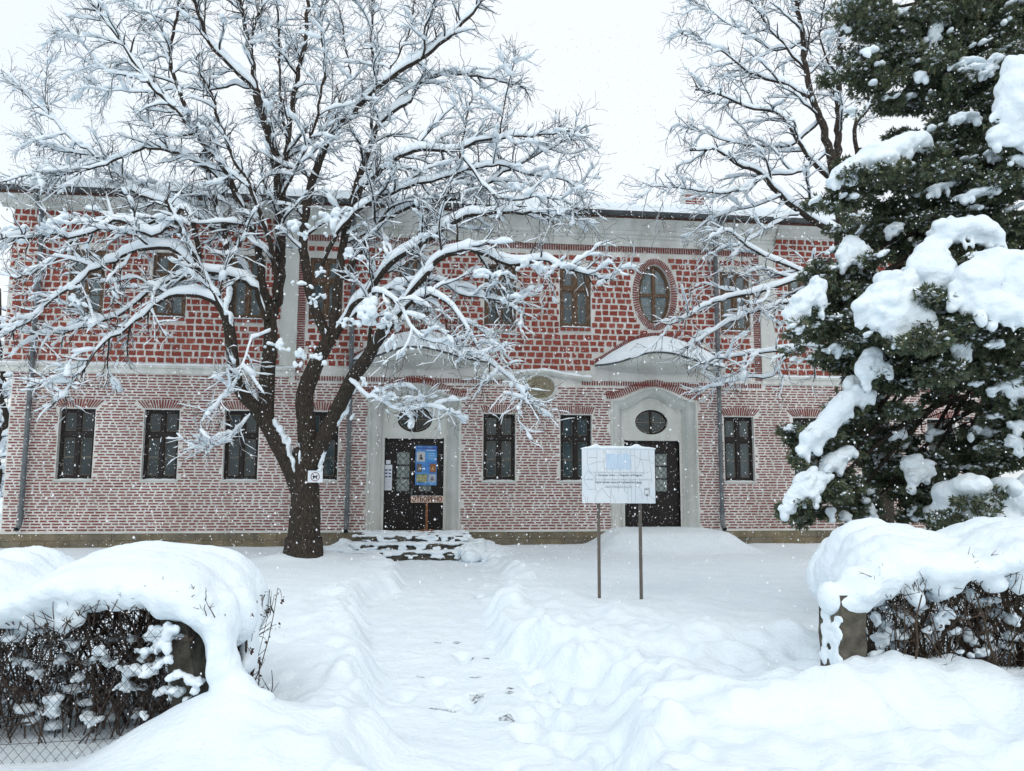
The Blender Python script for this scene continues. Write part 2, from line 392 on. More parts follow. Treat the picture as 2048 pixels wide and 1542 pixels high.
# ------------------------------------------------------------------ the school building
SCH = empty('school_building', (0, D, 0), YAW, 'long two storey school of red brick with pale mortar, snow on roof and canopies', 'school')
ZB, ZL, ZBB = 0.492, 4.167, 4.42
U0 = wl(0, 1066)[0]
D1 = (wl(768.7, 900)[0] + wl(888, 900)[0]) / 2; D2 = (wl(1253.6, 900)[0] + wl(1365.4, 900)[0]) / 2
UC = (D1 + D2) / 2; U1 = 2 * UC - U0
U0U = wl(10, 654)[0]; U1U = 2 * UC - U0U
DZ = 2.712; DW = 1.44
LW = [-10.125, -8.25, -6.43, 2 * UC - 5.82, -0.305, 1.605, 5.82, 2 * UC + 6.43, 2 * UC + 8.25, 2 * UC + 10.125]
LWW, LZ0, LZ1 = 0.79, 1.70, 3.325
UWW = 0.80
def zof(px, py, v=0): return wl(px, py, v)[1]
UZ0, UZ1 = zof(1150, 655), zof(1150, 533)
print('uc', UC, 'u0', U0, 'u1', U1, 'doors', D1, D2, 'uz', UZ0, UZ1)
OVC = wl(1309.5, 589); OVO = (47.7 / 1544.6 * 19.35, 75.7 / 1544.6 * 19.35 * 1.0); OVI = (34 / 1544.6 * 19.35, 62 / 1544.6 * 19.35)
OVU = [2 * UC - OVC[0], OVC[0]]
PILR = (wl(1518.4, 600)[0], wl(1546, 600)[0]); PIL = [(2 * UC - PILR[1], 2 * UC - PILR[0]), PILR]
STRW = 0.18
ZD0, ZD1 = zof(1190, 503), zof(1190, 491)     # dentil row
ZSIDE = zof(1600, 479)                         # top of bricks on the side wings
ZG = zof(1194, 432, -0.5)
ZTOP = ZG + 0.1
print('zd', ZD0, ZD1, 'zside', ZSIDE, 'zg', ZG)

# portal profile (half width wo, shoulder zs, crown zt)
PO_W, PO_ZS, PO_ZT = (wl(1404.2, 800)[0] - wl(1232, 800)[0]) / 2, zof(1318, 801), zof(1318, 775.5)
def arch(s): return np.where(np.abs(s) > 0.9, 0.0, (0.5 * (1 + np.cos(np.pi * np.clip(np.abs(s) / 0.9, 0, 1)))) ** 0.85)
def portal_curve(cu, hw, zs, zt, z0, n=41):
    s = np.linspace(-1, 1, n)
    top = [(cu + a * hw, zs + (zt - zs) * float(arch(a))) for a in s]
    return [(cu - hw, z0)] + top + [(cu + hw, z0)]

# wall plate: front face with real openings
holes = [(c - LWW / 2, c + LWW / 2, LZ0, LZ1) for c in LW]
UW = LW[:3] + [LW[3], LW[4], LW[5], LW[6]] + LW[7:]
holes += [(c - UWW / 2, c + UWW / 2, UZ0, UZ1) for c in UW]
plates = [(c - OVI[0] - .02, c + OVI[0] + .02, OVC[1] - OVI[1] - .02, OVC[1] + OVI[1] + .02, c, OVC[1], OVI[0], OVI[1]) for c in OVU]
portals = [(c - PO_W, c + PO_W, ZB, PO_ZT) for c in (D1, D2)]
allh = holes + [p[:4] for p in plates] + portals
uc_ = sorted(set([U0, U1, U0U, U1U] + [h[0] for h in allh] + [h[1] for h in allh])); zc_ = sorted(set([0.0, ZTOP, ZL + .1] + [h[2] for h in allh] + [h[3] for h in allh]))
mb = MB()
for a, b in zip(uc_[:-1], uc_[1:]):
    for c, d in zip(zc_[:-1], zc_[1:]):
        mu, mz = (a + b) / 2, (c + d) / 2
        if any(h[0] < mu < h[1] and h[2] < mz < h[3] for h in allh) or ((mu < U0 or mu > U1) and mz < ZL + .1): continue
        mb.add([(a, 0, c), (b, 0, c), (b, 0, d), (a, 0, d)], [(0, 1, 2, 3)])
for h in holes:
    a, b, c, d = h; y = 0.26
    mb.add([(a, 0, c), (a, y, c), (a, y, d), (a, 0, d), (b, 0, c), (b, y, c), (b, y, d), (b, 0, d)], [(0, 1, 2, 3), (4, 7, 6, 5), (0, 4, 5, 1), (3, 2, 6, 7)])
def ring_to_rect(mb, cu, cz, a, b, bound, y, n=64):
    """faces between an ellipse and the boundary polygon `bound` (list of (u,z)) in plane y"""
    B = np.array(bound + [bound[0]]); V = []
    for i in range(n):
        an = 2 * math.pi * i / n; d = np.array([a * math.cos(an), b * math.sin(an)])
        best = None
        for p, q in zip(B[:-1], B[1:]):
            e = q - p; M = np.array([[d[0], -e[0]], [d[1], -e[1]]])
            if abs(np.linalg.det(M)) < 1e-12: continue
            t, s_ = np.linalg.solve(M, p - np.array([cu, cz]))
            if t > 0 and -1e-6 <= s_ <= 1 + 1e-6: best = t if best is None else max(best, t)
        V += [(cu + d[0], y, cz + d[1]), (cu + d[0] * best, y, cz + d[1] * best)]
    mb.add(V, [(2 * i, 2 * i + 1, (2 * i + 3) % (2 * n), (2 * i + 2) % (2 * n)) for i in range(n)])
def ell_tube(mb, cu, cz, a, b, y0, y1, n=64, a2=None, b2=None):
    V = []
    for i in range(n):
        an = 2 * math.pi * i / n
        V += [(cu + a * math.cos(an), y0, cz + b * math.sin(an)), (cu + (a2 or a) * math.cos(an), y1, cz + (b2 or b) * math.sin(an))]
    mb.add(V, [(2 * i, 2 * i + 1, (2 * i + 3) % (2 * n), (2 * i + 2) % (2 * n)) for i in range(n)])
for p in plates:
    ring_to_rect(mb, p[4], p[5], p[6], p[7], [(p[0], p[2]), (p[1], p[2]), (p[1], p[3]), (p[0], p[3])], 0)
    ell_tube(mb, p[4], p[5], p[6], p[7], 0, 0.25)
for cu in (D1, D2):     # fill between portal rectangle and arch
    s = np.linspace(-1, 1, 41); us = cu + s * PO_W; zs = PO_ZS + (PO_ZT - PO_ZS) * arch(s)
    V = []
    for u, z in zip(us, zs): V += [(u, 0, z), (u, 0, PO_ZT)]
    mb.add(V, [(2 * i, 2 * i + 2, 2 * i + 3, 2 * i + 1) for i in range(40)])
DEP = 11.0
for q, qu in ((U0, U0U), (U1, U1U)):
    mb.add([(q, 0, 0), (q, DEP, 0), (q, DEP, ZL + .1), (q, 0, ZL + .1), (qu, 0, ZL + .1), (qu, DEP, ZL + .1), (qu, DEP, ZTOP), (qu, 0, ZTOP)], [(0, 3, 2, 1), (3, 4, 5, 2), (4, 7, 6, 5)])
mb.add([(U0U, DEP, 0), (U1U, DEP, 0), (U1U, DEP, ZTOP), (U0U, DEP, ZTOP)], [(0, 1, 2, 3)])
WALL = mb.obj('wall', MORTAR, SCH)

# --- brick courses laid in the free intervals of each row
def free(blocks, a, b):
    iv = [(a, b)]
    for c, d in blocks:
        n = []
        for p, q in iv:
            if d <= p or c >= q: n.append((p, q)); continue
            if c > p: n.append((p, c))
            if d < q: n.append((d, q))
        iv = n
    return iv
def ellb(cu, cz, a, b):
    def f(z0, z1):
        z = min(max(cz, z0), z1); t = (z - cz) / b
        if abs(t) >= 1: return None
        h = a * math.sqrt(1 - t * t); return (cu - h, cu + h)
    return f
def rectb(u0, u1, za, zb):
    return lambda z0, z1: (u0, u1) if (z1 > za and z0 < zb) else None
def archb(cu, hw, zs, zt, z0_):
    def f(z0, z1):
        if z1 < z0_ or z0 > zt: return None
        if z0 < zs: return (cu - hw, cu + hw)
        s = np.linspace(-1, 1, 201); m = zs + (zt - zs) * arch(s) > z0
        if not m.any(): return None
        k = np.abs(s[m]).max() * hw; return (cu - k, cu + k)
    return f
def bricks(mb, za, zb, pitch, gap, lmin, lmax, blocks, ua, ub, proud=0.012, jit=0.006, only=None):
    z = za; row = 0
    V = []; 
    while z + pitch * 0.8 < zb + 1e-6:
        z0, z1 = z + gap / 2, z + pitch - gap / 2
        bl = [b(z0, z1) for b in blocks]; bl = [b for b in bl if b]
        for (p, q) in free(bl, ua, ub):
            u = p + rng.uniform(-lmax * .8, 0.0)
            while u < q:
                L = rng.uniform(lmin, lmax) * (0.5 if rng.random() < 0.10 else 1)
                a, b = max(u, p + 0.01), min(u + L, q - 0.01)
                if b - a > 0.05:
                    j = rng.uniform(-jit, jit, 8); y = -proud - rng.uniform(0, 0.005)
                    c = [(a + j[0], z0 + j[1]), (b + j[2], z0 + j[3]), (b + j[4], z1 + j[5]), (a + j[6], z1 + j[7])]
                    V.append([(k[0], y, k[1]) for k in c] + [(k[0], 0.01, k[1]) for k in c])
                u += L + gap * rng.uniform(0.9, 1.3)
        z += pitch * rng.uniform(0.985, 1.015); row += 1
    V = np.array(V); n = len(V)
    f = np.array([(0, 1, 2, 3), (0, 4, 5, 1), (1, 5, 6, 2), (2, 6, 7, 3), (3, 7, 4, 0)])
    mb.add(V.reshape(-1, 3), (f[None] + (np.arange(n) * 8)[:, None, None]).reshape(-1, 4))
def quadbrick(mb, c, y, y2=0.01):
    V = [(k[0], y, k[1]) for k in c] + [(k[0], y2, k[1]) for k in c]
    mb.add(V, [(0, 1, 2, 3), (0, 4, 5, 1), (1, 5, 6, 2), (2, 6, 7, 3), (3, 7, 4, 0)])

PLQ = wl(1079.7, 774.6); PLA = (0.43, 0.335)
mb = MB()
FANH = 0.20
blk = [rectb(c - LWW / 2 - .015, c + LWW / 2 + .015, LZ0 - 0.04, LZ1 + 0.03) for c in LW]
for i, c in enumerate(LW):
    spl = 0.17 if i not in (4, 5) else 0.07
    for k in range(4):
        e = 0.03 + spl * (k + 1) / 4
        blk.append(rectb(c - LWW / 2 - e, c + LWW / 2 + e, LZ1 + k * FANH / 4, LZ1 + (k + 1) * FANH / 4 + 0.02))
for c in (D1, D2):
    blk.append(rectb(c - PO_W - .01, c + PO_W + .01, 0, PO_ZS))
    blk.append(archb(c, PO_W + 0.17, PO_ZS + 0.10, PO_ZT + 0.22, PO_ZS - 0.02))
blk.append(ellb(PLQ[0], PLQ[1], PLA[0] + .02, PLA[1] + .02))
blk += [rectb(PIL[0][0] + .3, PIL[1][1] - .3, ZL - 0.11, 9)]
bricks(mb, ZB + 0.02, ZL, 0.0662, 0.038, 0.11, 0.23, blk, U0 + 0.02, U1 - 0.02, proud=0.008, jit=0.004)
# fans over the windows
for i, c in enumerate(LW):
    spl = 0.17 if i not in (4, 5) else 0.07; n = 17
    for k in range(n):
        t = (k + 0.5) / n * 2 - 1; hb = LWW / 2 + 0.02; ht = LWW / 2 + 0.02 + spl
        dw = 0.28 / n; zt = LZ1 + FANH + 0.03 * (1 - t * t)
        j = rng.uniform(-.006, .006, 4)
        quadbrick(mb, [((c + (t - dw * 1.7) * hb) + j[0], LZ1 + 0.03), ((c + (t + dw * 1.7) * hb) + j[1], LZ1 + 0.03), (c + (t + dw * 1.8) * ht, zt + j[2]), (c + (t - dw * 1.8) * ht, zt + j[3])], -0.016 - rng.uniform(0, .004))
# portal arches
def arch_bricks(mb, cu, hw, zs, zt, off, length, n, y):
    s = np.linspace(-0.98, 0.98, n); e = 1e-3
    for t in s:
        f = lambda a: np.array([cu + a * hw, zs + (zt - zs) * float(arch(a))])
        p = f(t); d = f(t + e) - f(t - e); d /= np.linalg.norm(d); nn = np.array([-d[1], d[0]])
        nn = nn * 0.75 + np.array([t * 0.25, 0.25 * 0.6 + 0.1]); nn /= np.linalg.norm(nn)
        h = hw * 2 * 0.98 / n * 0.27; L = length * rng.uniform(0.93, 1.05)
        a = p + nn * off; b = p + nn * (off + L)
        quadbrick(mb, [a - d * h, a + d * h, b + d * h * 1.05, b - d * h * 1.05], y - rng.uniform(0, .004))
for c in (D1, D2): arch_bricks(mb, c, PO_W + 0.10, PO_ZS + 0.015, PO_ZT + 0.015, 0.01, 0.17, 46, -0.018)
# small upright bricks under ledge and canopies
def uprights(mb, ua, ub, za, zb, pitch, frac, y, blocks=()):
    n = int((ub - ua) / pitch)
    for i in range(n):
        a = ua + (i + 0.2) * pitch
        if any(p < a < q for p, q in blocks): continue
        j = rng.uniform(-.004, .004, 4)
        quadbrick(mb, [(a + j[0], za), (a + pitch * frac + j[1], za + j[2]), (a + pitch * frac, zb), (a, zb + j[3])], y)
uprights(mb, PIL[0][1] - 0.02, PIL[1][0], ZL - 0.095, ZL + 0.015, 0.062, 0.48, -0.02, [(PLQ[0] - 0.95, PLQ[0] + 1.05)])
tag(mb.obj('thin_brickwork', THIN, WALL))
mb = MB()
blk = [rectb(c - UWW / 2 - .02, c + UWW / 2 + .02, UZ0 - 0.10, UZ1 + 0.03) for c in UW]
blk += [ellb(c, OVC[1], OVO[0] + 0.03, OVO[1] + 0.03) for c in OVU]
blk += [rectb(PIL[0][0] - 0.02, PIL[0][1] + STRW + 0.02, 0, 99), rectb(PIL[1][0] - STRW - 0.02, PIL[1][1] + 0.02, 0, 99)]
blk += [rectb(PIL[0][0], PIL[1][1], ZD0 - 0.01, 99)]
# canopy curves measured for the second door
cpx = lambda pts: [(940 + a / 3.938, 400 + b / 3.938) for a, b in pts]
UPC = cpx([(985, 1300), (1100, 1235), (1250, 1130), (1400, 1085), (1500, 1082), (1600, 1097), (1800, 1180), (1900, 1240), (2003, 1305)])
FRC = cpx([(985, 1306), (1100, 1292), (1200, 1270), (1350, 1215), (1450, 1195), (1600, 1205), (1800, 1270), (1900, 1300), (2003, 1318)])
BTC = cpx([(985, 1312), (1100, 1340), (1300, 1362), (1500, 1368), (1700, 1368), (1850, 1355), (1950, 1325), (2003, 1320)])
tt = np.linspace(0, 1, 41); xs = UPC[0][0] + tt * (UPC[-1][0] - UPC[0][0])
vfr = -0.10 - 0.55 * np.sin(np.pi * tt) ** 0.8
def crv(pts, vs): 
    ys = np.interp(xs, [p[0] for p in pts], [p[1] for p in pts])
    ys = np.convolve(np.pad(ys, 2, 'edge'), np.ones(5) / 5, 'valid')
    return np.array([[wl(x, y, v)[0] - D2, v, wl(x, y, v)[1]] for x, y, v in zip(xs, ys, vs)])
CUP, CFR, CBT = crv(UPC, 0 * tt), crv(FRC, vfr), crv(BTC, 0 * tt - 0.02)
for c in (D1, D2):
    for k in range(12):
        za = 4.30 + k * 0.07
        m = (CUP[:, 2] + 0.14 > za)
        if m.any():
            blk.append(rectb(c + CUP[m, 0].min() - 0.02, c + CUP[m, 0].max() + 0.02, za - 0.02, za + 0.07))
blk.append(rectb(PLQ[0] - .62, PLQ[0] + .62, 0, ZBB + 0.01))
bricks(mb, ZBB, ZSIDE, 0.158, 0.046, 0.13, 0.205, blk, U0U + 0.02, U1U - 0.02, proud=0.012, jit=0.009)
for c in UW: # sill course
    n = 5
    for k in range(n):
        a = c - UWW / 2 + UWW * k / n
        quadbrick(mb, [(a + .015, UZ0 - .085), (a + UWW / n - .02, UZ0 - .085), (a + UWW / n - .02, UZ0 - .015), (a + .015, UZ0 - .015)], -0.045)
tag(mb.obj('block_brickwork', BRICK, WALL))
for cu in OVU:
    mb = MB(); n = 84
    for i in range(n):
        an = 2 * math.pi * (i + .5) / n; d = 2 * math.pi / n * 0.27
        f = lambda a, k: (cu + (OVI[0] + (OVO[0] - OVI[0]) * k) * math.cos(a), OVC[1] + (OVI[1] + (OVO[1] - OVI[1]) * k) * math.sin(a))
        quadbrick(mb, [f(an - d, .04), f(an + d, .04), f(an + d * .9, .93), f(an - d * .9, .93)], -0.02 - rng.uniform(0, .004))
    mb.obj('window_ring', THIN, WALL)
mb = MB()
uprights(mb, PIL[0][1] + 0.02, PIL[1][0] - 0.02, ZD0 + 0.01, ZD1 - 0.01, 0.062, 0.50, -0.03)
mb.obj('upright_course', THIN, WALL)
for (a, b) in ((PIL[0][1] + 0.01, PIL[0][1] + STRW), (PIL[1][0] - STRW, PIL[1][0] - 0.01)):
    mb = MB(); z = ZL + 0.1
    while z < ZD0 - 0.05:
        quadbrick(mb, [(a, z), (b, z + rng.uniform(-.004, .004)), (b, z + 0.031), (a, z + 0.031)], -0.02 - rng.uniform(0, .005)); z += 0.058
    mb.obj('quoin_brickwork', THIN, WALL)
for c in (D1, D2):   # hatching round the canopy roofline
    mb = MB()
    for i in range(0, 40):
        for h in (0.25, 0.75):
            p = CUP[i] * (1 - h) + CUP[i + 1] * h; d = CUP[i + 1] - CUP[i]; L = math.hypot(d[0], d[2]); d = d / L
            nx, nz_ = -d[2], d[0]; e = 0.014
            quadbrick(mb, [(c + p[0] - d[0] * e + nx * .02, p[2] - d[2] * e + nz_ * .02), (c + p[0] + d[0] * e + nx * .02, p[2] + d[2] * e + nz_ * .02),
                           (c + p[0] + d[0] * e + nx * .125, p[2] + d[2] * e + nz_ * .125), (c + p[0] - d[0] * e + nx * .125, p[2] - d[2] * e + nz_ * .125)], -0.022)
    mb.obj('canopy_brick_edge', THIN, WALL)

# --- plinth of stone blocks
mb = MB()
z = -0.05
while z < ZB - 0.03:
    u = U0 - 0.06
    while u < U1:
        L = rng.uniform(0.35, 0.75)
        box(mb, u + 0.004, min(u + L, U1 + .06) - 0.004, -0.07 - rng.uniform(0, 0.012), 0.02, z + 0.004, z + 0.176); u += L
    z += 0.18
box(mb, U0 - .05, U1 + .05, -0.055, 0.01, 0, ZB - 0.012)
mb.obj('plinth', STONE, SCH)
mb = MB(); box(mb, U0 - .06, U1 + .06, -0.085, 0.0, ZB - 0.02, ZB + 0.016); mb.obj('plinth_coping', PLASTERS, SCH)

# --- ledge between floors, pilasters, cornice
def extrude(mb, prof, ua, ub):      # prof = [(v,z)...] closed
    n = len(prof); V = [(ua, v, z) for v, z in prof] + [(ub, v, z) for v, z in prof]
    mb.add(V, [(i, (i + 1) % n, n + (i + 1) % n, n + i) for i in range(n)])
    for o in (0, n): mb.add([V[o + i] for i in range(n)], None, [(0, i, i + 1) for i in range(1, n - 1)])
for (ua, ub) in ((U0U - .02, PIL[0][1]), (PIL[1][0], U1U + .02)):
    mb = MB(); extrude(mb, [(0.01, ZL), (-0.03, ZL), (-0.035, ZL + .12), (-0.07, ZL + .14), (-0.085, ZL + .20), (-0.02, ZL + .245), (0.01, ZL + .25)], ua, ub)
    o = mb.obj('ledge', PLASTERS, SCH)
    mb = MB(); n = 120
    P = []
    for i in range(n):
        u = ua + (ub - ua) * i / (n - 1); h = 0.018 + 0.012 * vn(i * .35, ua)
        P += [(u, -0.088, ZL + .195), (u, -0.07, ZL + .205 + h), (u, 0.0, ZL + .245 + h), (u, 0.01, ZL + .24)]
    mb.add(P, grid_faces(n, 4)); mb.obj('ledge_snow', SNOWB, o, smooth=True)
# curved ledge between the doors, arching over the plaque
mb = MB(); ms = MB(); n = 50; V = []; S = []
ua, ub = D1 + 1.62, D2 - 1.62
for i in range(n):
    t = i / (n - 1); u = ua + (ub - ua) * t; z = ZL + 0.03 + 0.16 * math.exp(-((u - PLQ[0]) / 0.75) ** 2)
    h = 0.035 + 0.015 * vn(i * .4, 3)
    V += [(u, 0.01, z - .05), (u, -0.05, z - .05), (u, -0.10, z + 0.0), (u, -0.11, z + .05), (u, 0.01, z + .07)]
    S += [(u, -0.112, z + .052), (u, -0.10, z + .055 + h), (u, 0.0, z + .075 + h * 1.5), (u, 0.01, z + .06)]
mb.add(V, grid_faces(n, 5)); ms.add(S, grid_faces(n, 4))
o = mb.obj('curved_ledge', PLASTER, SCH); ms.obj('ledge_snow', SNOWB, o, smooth=True)
for a, b in PIL:
    mb = MB(); box(mb, a, b, -0.045, 0.01, ZL + 0.1, ZD1); mb.obj('pilaster', PLASTER, SCH)
zt = ZG + 0.05
mb = MB(); zb = ZD1
h = zt - zb
extrude(mb, [(0.01, zb), (-0.04, zb), (-0.045, zb + h * .28), (-0.09, zb + h * .31), (-0.095, zb + h * .40), (-0.15, zb + h * .43), (-0.17, zb + h * .55), (-0.21, zb + h * .58), (-0.24, zb + h * .72), (-0.33, zb + h * .86), (-0.42, zb + h * .97), (-0.43, zt), (0.01, zt)], PIL[0][0] - 0.05, PIL[1][1] + 0.05)
mb.obj('cornice', PLASTERS, SCH)
for (ua, ub) in ((U0U - .25, PIL[0][0] - 0.05), (PIL[1][1] + 0.05, U1U + .25)):
    mb = MB(); zb = ZSIDE + 0.02; h = zt - zb
    extrude(mb, [(0.01, zb), (-0.04, zb), (-0.05, zb + h * .2), (-0.13, zb + h * .30), (-0.24, zb + h * .55), (-0.30, zb + h * .62), (-0.40, zb + h * .92), (-0.43, zt), (0.01, zt)], ua, ub)
    mb.obj('cornice', PLASTERS, SCH)

# --- roof, its snow, gutter, downpipes, chimney
SL = math.tan(R(17))
E0, E1, EV = U0U - 0.42, U1U + 0.42, -0.50
mb = MB(); zr = zt + 0.01; rd = DEP / 2 + 0.5
mb.add([(E0, EV, zr), (E1, EV, zr), (E1 - rd, EV + rd, zr + rd * SL), (E0 + rd, EV + rd, zr + rd * SL), (E0, EV + 2 * rd, zr), (E1, EV + 2 * rd, zr),
        (E0, EV, zr - .05), (E1, EV, zr - .05), (E0, EV + 2 * rd, zr - .05), (E1, EV + 2 * rd, zr - .05)],
       [(0, 1, 2, 3), (5, 4, 3, 2), (0, 6, 7, 1), (4, 5, 9, 8), (6, 8, 9, 7)], [(0, 3, 4), (1, 5, 2), ])
ROOF = mb.obj('roof', ROOFM, SCH)
us = np.linspace(E0, E1, 420); vs = np.concatenate([[0, 0, .015, .04, .09, .16, .26, .4, .6, .9], np.linspace(1.3, 2 * rd - 1.3, 20)])
vs = np.concatenate([vs, 2 * rd - vs[:10][::-1]])
UU, VV = np.meshgrid(us, vs, indexing='ij')
ed = np.minimum(np.minimum(VV, 2 * rd - VV), np.minimum(UU - E0, E1 - UU))
th = (0.36 + 0.06 * fbm(UU * .5, VV * .5, 3, 5)) * np.sqrt(np.clip(ed / 0.22, 0, 1)) + 0.02 * fbm(UU * 2, VV * 2, 2, 8) * (ed > 0.02)
ZZ = zr + ed * SL + th; ZZ[:, 0] = zr - 0.02; ZZ[:, -1] = zr - 0.02
yy = EV + VV - 0.04 * (VV < 0.02) * (1 + fbm(UU * 1.5, VV, 2, 9))
mb = MB(); mb.add(np.stack([UU, yy, ZZ], -1).reshape(-1, 3), grid_faces(len(us), len(vs)))
mb.obj('roof_snow', SNOW, ROOF, smooth=True)
mb = MB(); an = np.linspace(R(-10), R(190), 12)
for seg in range(9):
    a = E0 + (E1 - E0) * seg / 9; b = E0 + (E1 - E0) * (seg + 1) / 9 - 0.01
    V = [(u, -0.60 + 0.085 * math.cos(x), ZG + 0.09 - 0.085 * math.sin(x)) for u in (a, b) for x in an]
    mb.add(V, grid_faces(2, 12)); tubes(mb, [(a, -0.60 - .083, ZG + .1), (b, -0.60 - .083, ZG + .1)], [.012, .012], 6, True)
for u in np.arange(E0 + .3, E1, 0.9):
    box(mb, u, u + .02, -0.70, -0.44, ZG - 0.006, ZG + 0.004)
mb.obj('gutter', DMETAL, SCH)
def downpipe(x1, y1, x2, y2, brackets):
    a = wl(x1, y1, -0.12); b = wl(x2, y2, -0.12); mb = MB(); u = (a[0] + b[0]) / 2; r = 0.055
    zb = a[1]
    P = [(u, -0.58, ZG + .02), (u, -0.50, ZG - .12), (u, -0.24, ZG - .38), (u, -0.13, ZG - .50), (u, -0.13, ZG - 1.5), (u, -0.13, zb + .25), (u, -0.14, zb + .12), (u, -0.20, zb + .04), (u + .0, -0.27, zb)]
    tubes(mb, P, [r] * len(P), 12)
    for z in brackets:
        tubes(mb, [(u, -0.13, z), (u, -0.13, z + .035)], [r + .012] * 2, 12, True); box(mb, u - .012, u + .012, -0.10, 0.0, z, z + .03)
    tubes(mb, [(u, -0.13, zb + .25), (u, -0.13, zb + .42)], [r + .006] * 2, 12)
    return mb.obj('downpipe', METAL, SCH)
bk = [0.95, 2.1, 3.1, 4.6, 6.0, 7.3]
downpipe(47, 1058, 76, 480, bk); downpipe(693, 1062, 700, 800, bk); downpipe(1447, 1058, 1429, 540, bk)
cb = at(1398, 400, 22.5); 
mb = MB(); lu = (cb[0] * ca + (cb[1] - D) * sa)
box(mb, lu - .3, lu + .3, 3.2, 3.7, ZTOP + .3, ZTOP + 2.15); mbm = MB()
z = ZTOP + .6
CH = mb.obj('chimney', MORTAR, ROOF)

# --- windows
def frame_bars(mb, x0, x1, z0, z1, y0, y1, t):
    box(mb, x0, x0 + t, y0, y1, z0, z1); box(mb, x1 - t, x1, y0, y1, z0, z1)
    box(mb, x0 + t, x1 - t, y0 + .002, y1, z0, z0 + t); box(mb, x0 + t, x1 - t, y0 + .002, y1, z1 - t, z1)
def rect_window(W, H, fm, gm, yrec, tr=0.065, upper=False):
    mb = MB(); x0, x1 = -W / 2, W / 2
    frame_bars(mb, x0, x1, 0, H, yrec, yrec + .09, tr)
    zt_ = H * 0.635
    box(mb, x0 + tr, x1 - tr, yrec - .012, yrec + .08, zt_ - .05, zt_ + .06)
    box(mb, -.042, .042, yrec - .006, yrec + .08, tr, zt_ - .05); box(mb, -.042, .042, yrec - .006, yrec + .08, zt_ + .06, H - tr)
    for sx in (-1, 1):      # sashes
        a, b = (x0 + tr, -.042) if sx < 0 else (.042, x1 - tr)
        for c, d in ((tr, zt_ - .05), (zt_ + .06, H - tr)):
            frame_bars(mb, a, b, c, d, yrec + .012, yrec + .07, 0.028)
    o = mb.obj('window', fm)
    g = MB(); box(g, x0 + tr, x1 - tr, yrec + .045, yrec + .052, tr, H - tr); pn = g.obj('pane', gm, o)
    bd = MB(); zm = tr + (zt_ - .05 - tr) * 0.48
    for sx in (-1, 1):
        a, b = (x0 + tr + .028, -.07) if sx < 0 else (.07, x1 - tr - .028)
        for c, d in ((tr + .028, zm), (zm + .014, zt_ - .078), (zt_ + .088, H - tr - .028)):
            frame_bars(bd, a, b, c, d, yrec + .030, yrec + .046, 0.009)
    bd.obj('glazing_bead', BEAD, o)
    return o
def sill_snow(W, yf, yb, h, sd):
    n = 24; V = []
    for i in range(n):
        t = i / (n - 1); e = min(1, min(t, 1 - t) * 8) ** .5; hh = h * e * (1 + .35 * vn(i * .5, sd))
        x = -W / 2 + W * t
        V += [(x, yf, 0), (x, yf - .004, hh * .7), (x, (yf + yb) / 2, hh * 1.1), (x, yb, hh * 1.3)]
    m = MB(); m.add(V, grid_faces(n, 4)); return m
def copy_part(o, parent, loc):
    c = o.copy(); COL.objects.link(c); c.parent = parent; c.location = loc
    for ch in list(o.children):
        d = ch.copy(); COL.objects.link(d); d.parent = c
    return c
low = rect_window(LWW, LZ1 - LZ0, DARKWOOD, DGLASS, 0.12)
m = MB(); box(m, -LWW / 2 - .04, LWW / 2 + .04, -0.03, 0.115, -0.035, -0.002); m.obj('sill', PLASTER, low)
sill_snow(LWW * .9, 0.02, 0.115, 0.012, 3).obj('sill_snow', SNOWB, low, smooth=True)
low.parent = SCH; low.location = (LW[0], 0, LZ0)
for c in LW[1:]: copy_part(low, SCH, (c, 0, LZ0))
upw = rect_window(UWW, UZ1 - UZ0, WOOD, CGLASS, 0.05, tr=0.085)
sill_snow(UWW * .95, -0.045, 0.05, 0.028, 5).obj('sill_snow', SNOWB, upw, smooth=True)
upw.parent = SCH; upw.location = (UW[0], 0, UZ0)
for c in UW[1:]: copy_part(upw, SCH, (c, 0, UZ0))
def oval_window(a, b, fm, gm, y, t, tall):
    mb = MB(); n = 64
    for (y0, k) in ((y, 1),):
        V = []
        for i in range(n):
            an = 2 * math.pi * i / n; c, s = math.cos(an), math.sin(an)
            V += [(a * c, y + .07, b * s), (a * c, y, b * s), ((a - t) * c, y, (b - t) * s), ((a - t) * c, y + .07, (b - t) * s)]
        mb.add(V, grid_faces(n, 4, wrap_u=True))
    mw = 0.045 if tall else 0.03
    box(mb, -mw, mw, y - .006, y + .06, -b + t * .8, b - t * .8)
    if tall: box(mb, -a + t * .8, a - t * .8, y - .004, y + .058, -.04, .04)
    o = mb.obj('oval_window', fm)
    g = MB(); V, T = sheet([(a * .97 * math.cos(2 * math.pi * i / n), b * .97 * math.sin(2 * math.pi * i / n)) for i in range(n)], y + .045); g.add(V, None, T)
    g.obj('pane', gm, o)
    bd = MB()
    hs = [0.38 * b, -0.38 * b] if tall else [0.0]
    for z in hs:
        wv = a * math.sqrt(1 - (z / b) ** 2) - t; box(bd, -wv, wv, y + .03, y + .044, z - .007, z + .007)
    for sx in (-1, 1): box(bd, sx * (mw + .012) - .005, sx * (mw + .012) + .005, y + .03, y + .0445, -b + t * 1.3, b - t * 1.3)
    V = []
    for i in range(n):
        an = 2 * math.pi * i / n; c, s = math.cos(an), math.sin(an)
        V += [((a - t - .012) * c, y + .03, (b - t - .012) * s), ((a - t - .024) * c, y + .03, (b - t - .024) * s)]
    bd.add(V, grid_faces(n, 2, wrap_u=True)); bd.obj('glazing_bead', BEAD, o)
    return o
ov = oval_window(OVI[0], OVI[1], WOOD, CGLASS, 0.10, 0.07, True); ov.parent = SCH; ov.location = (OVU[1], 0, OVC[1])
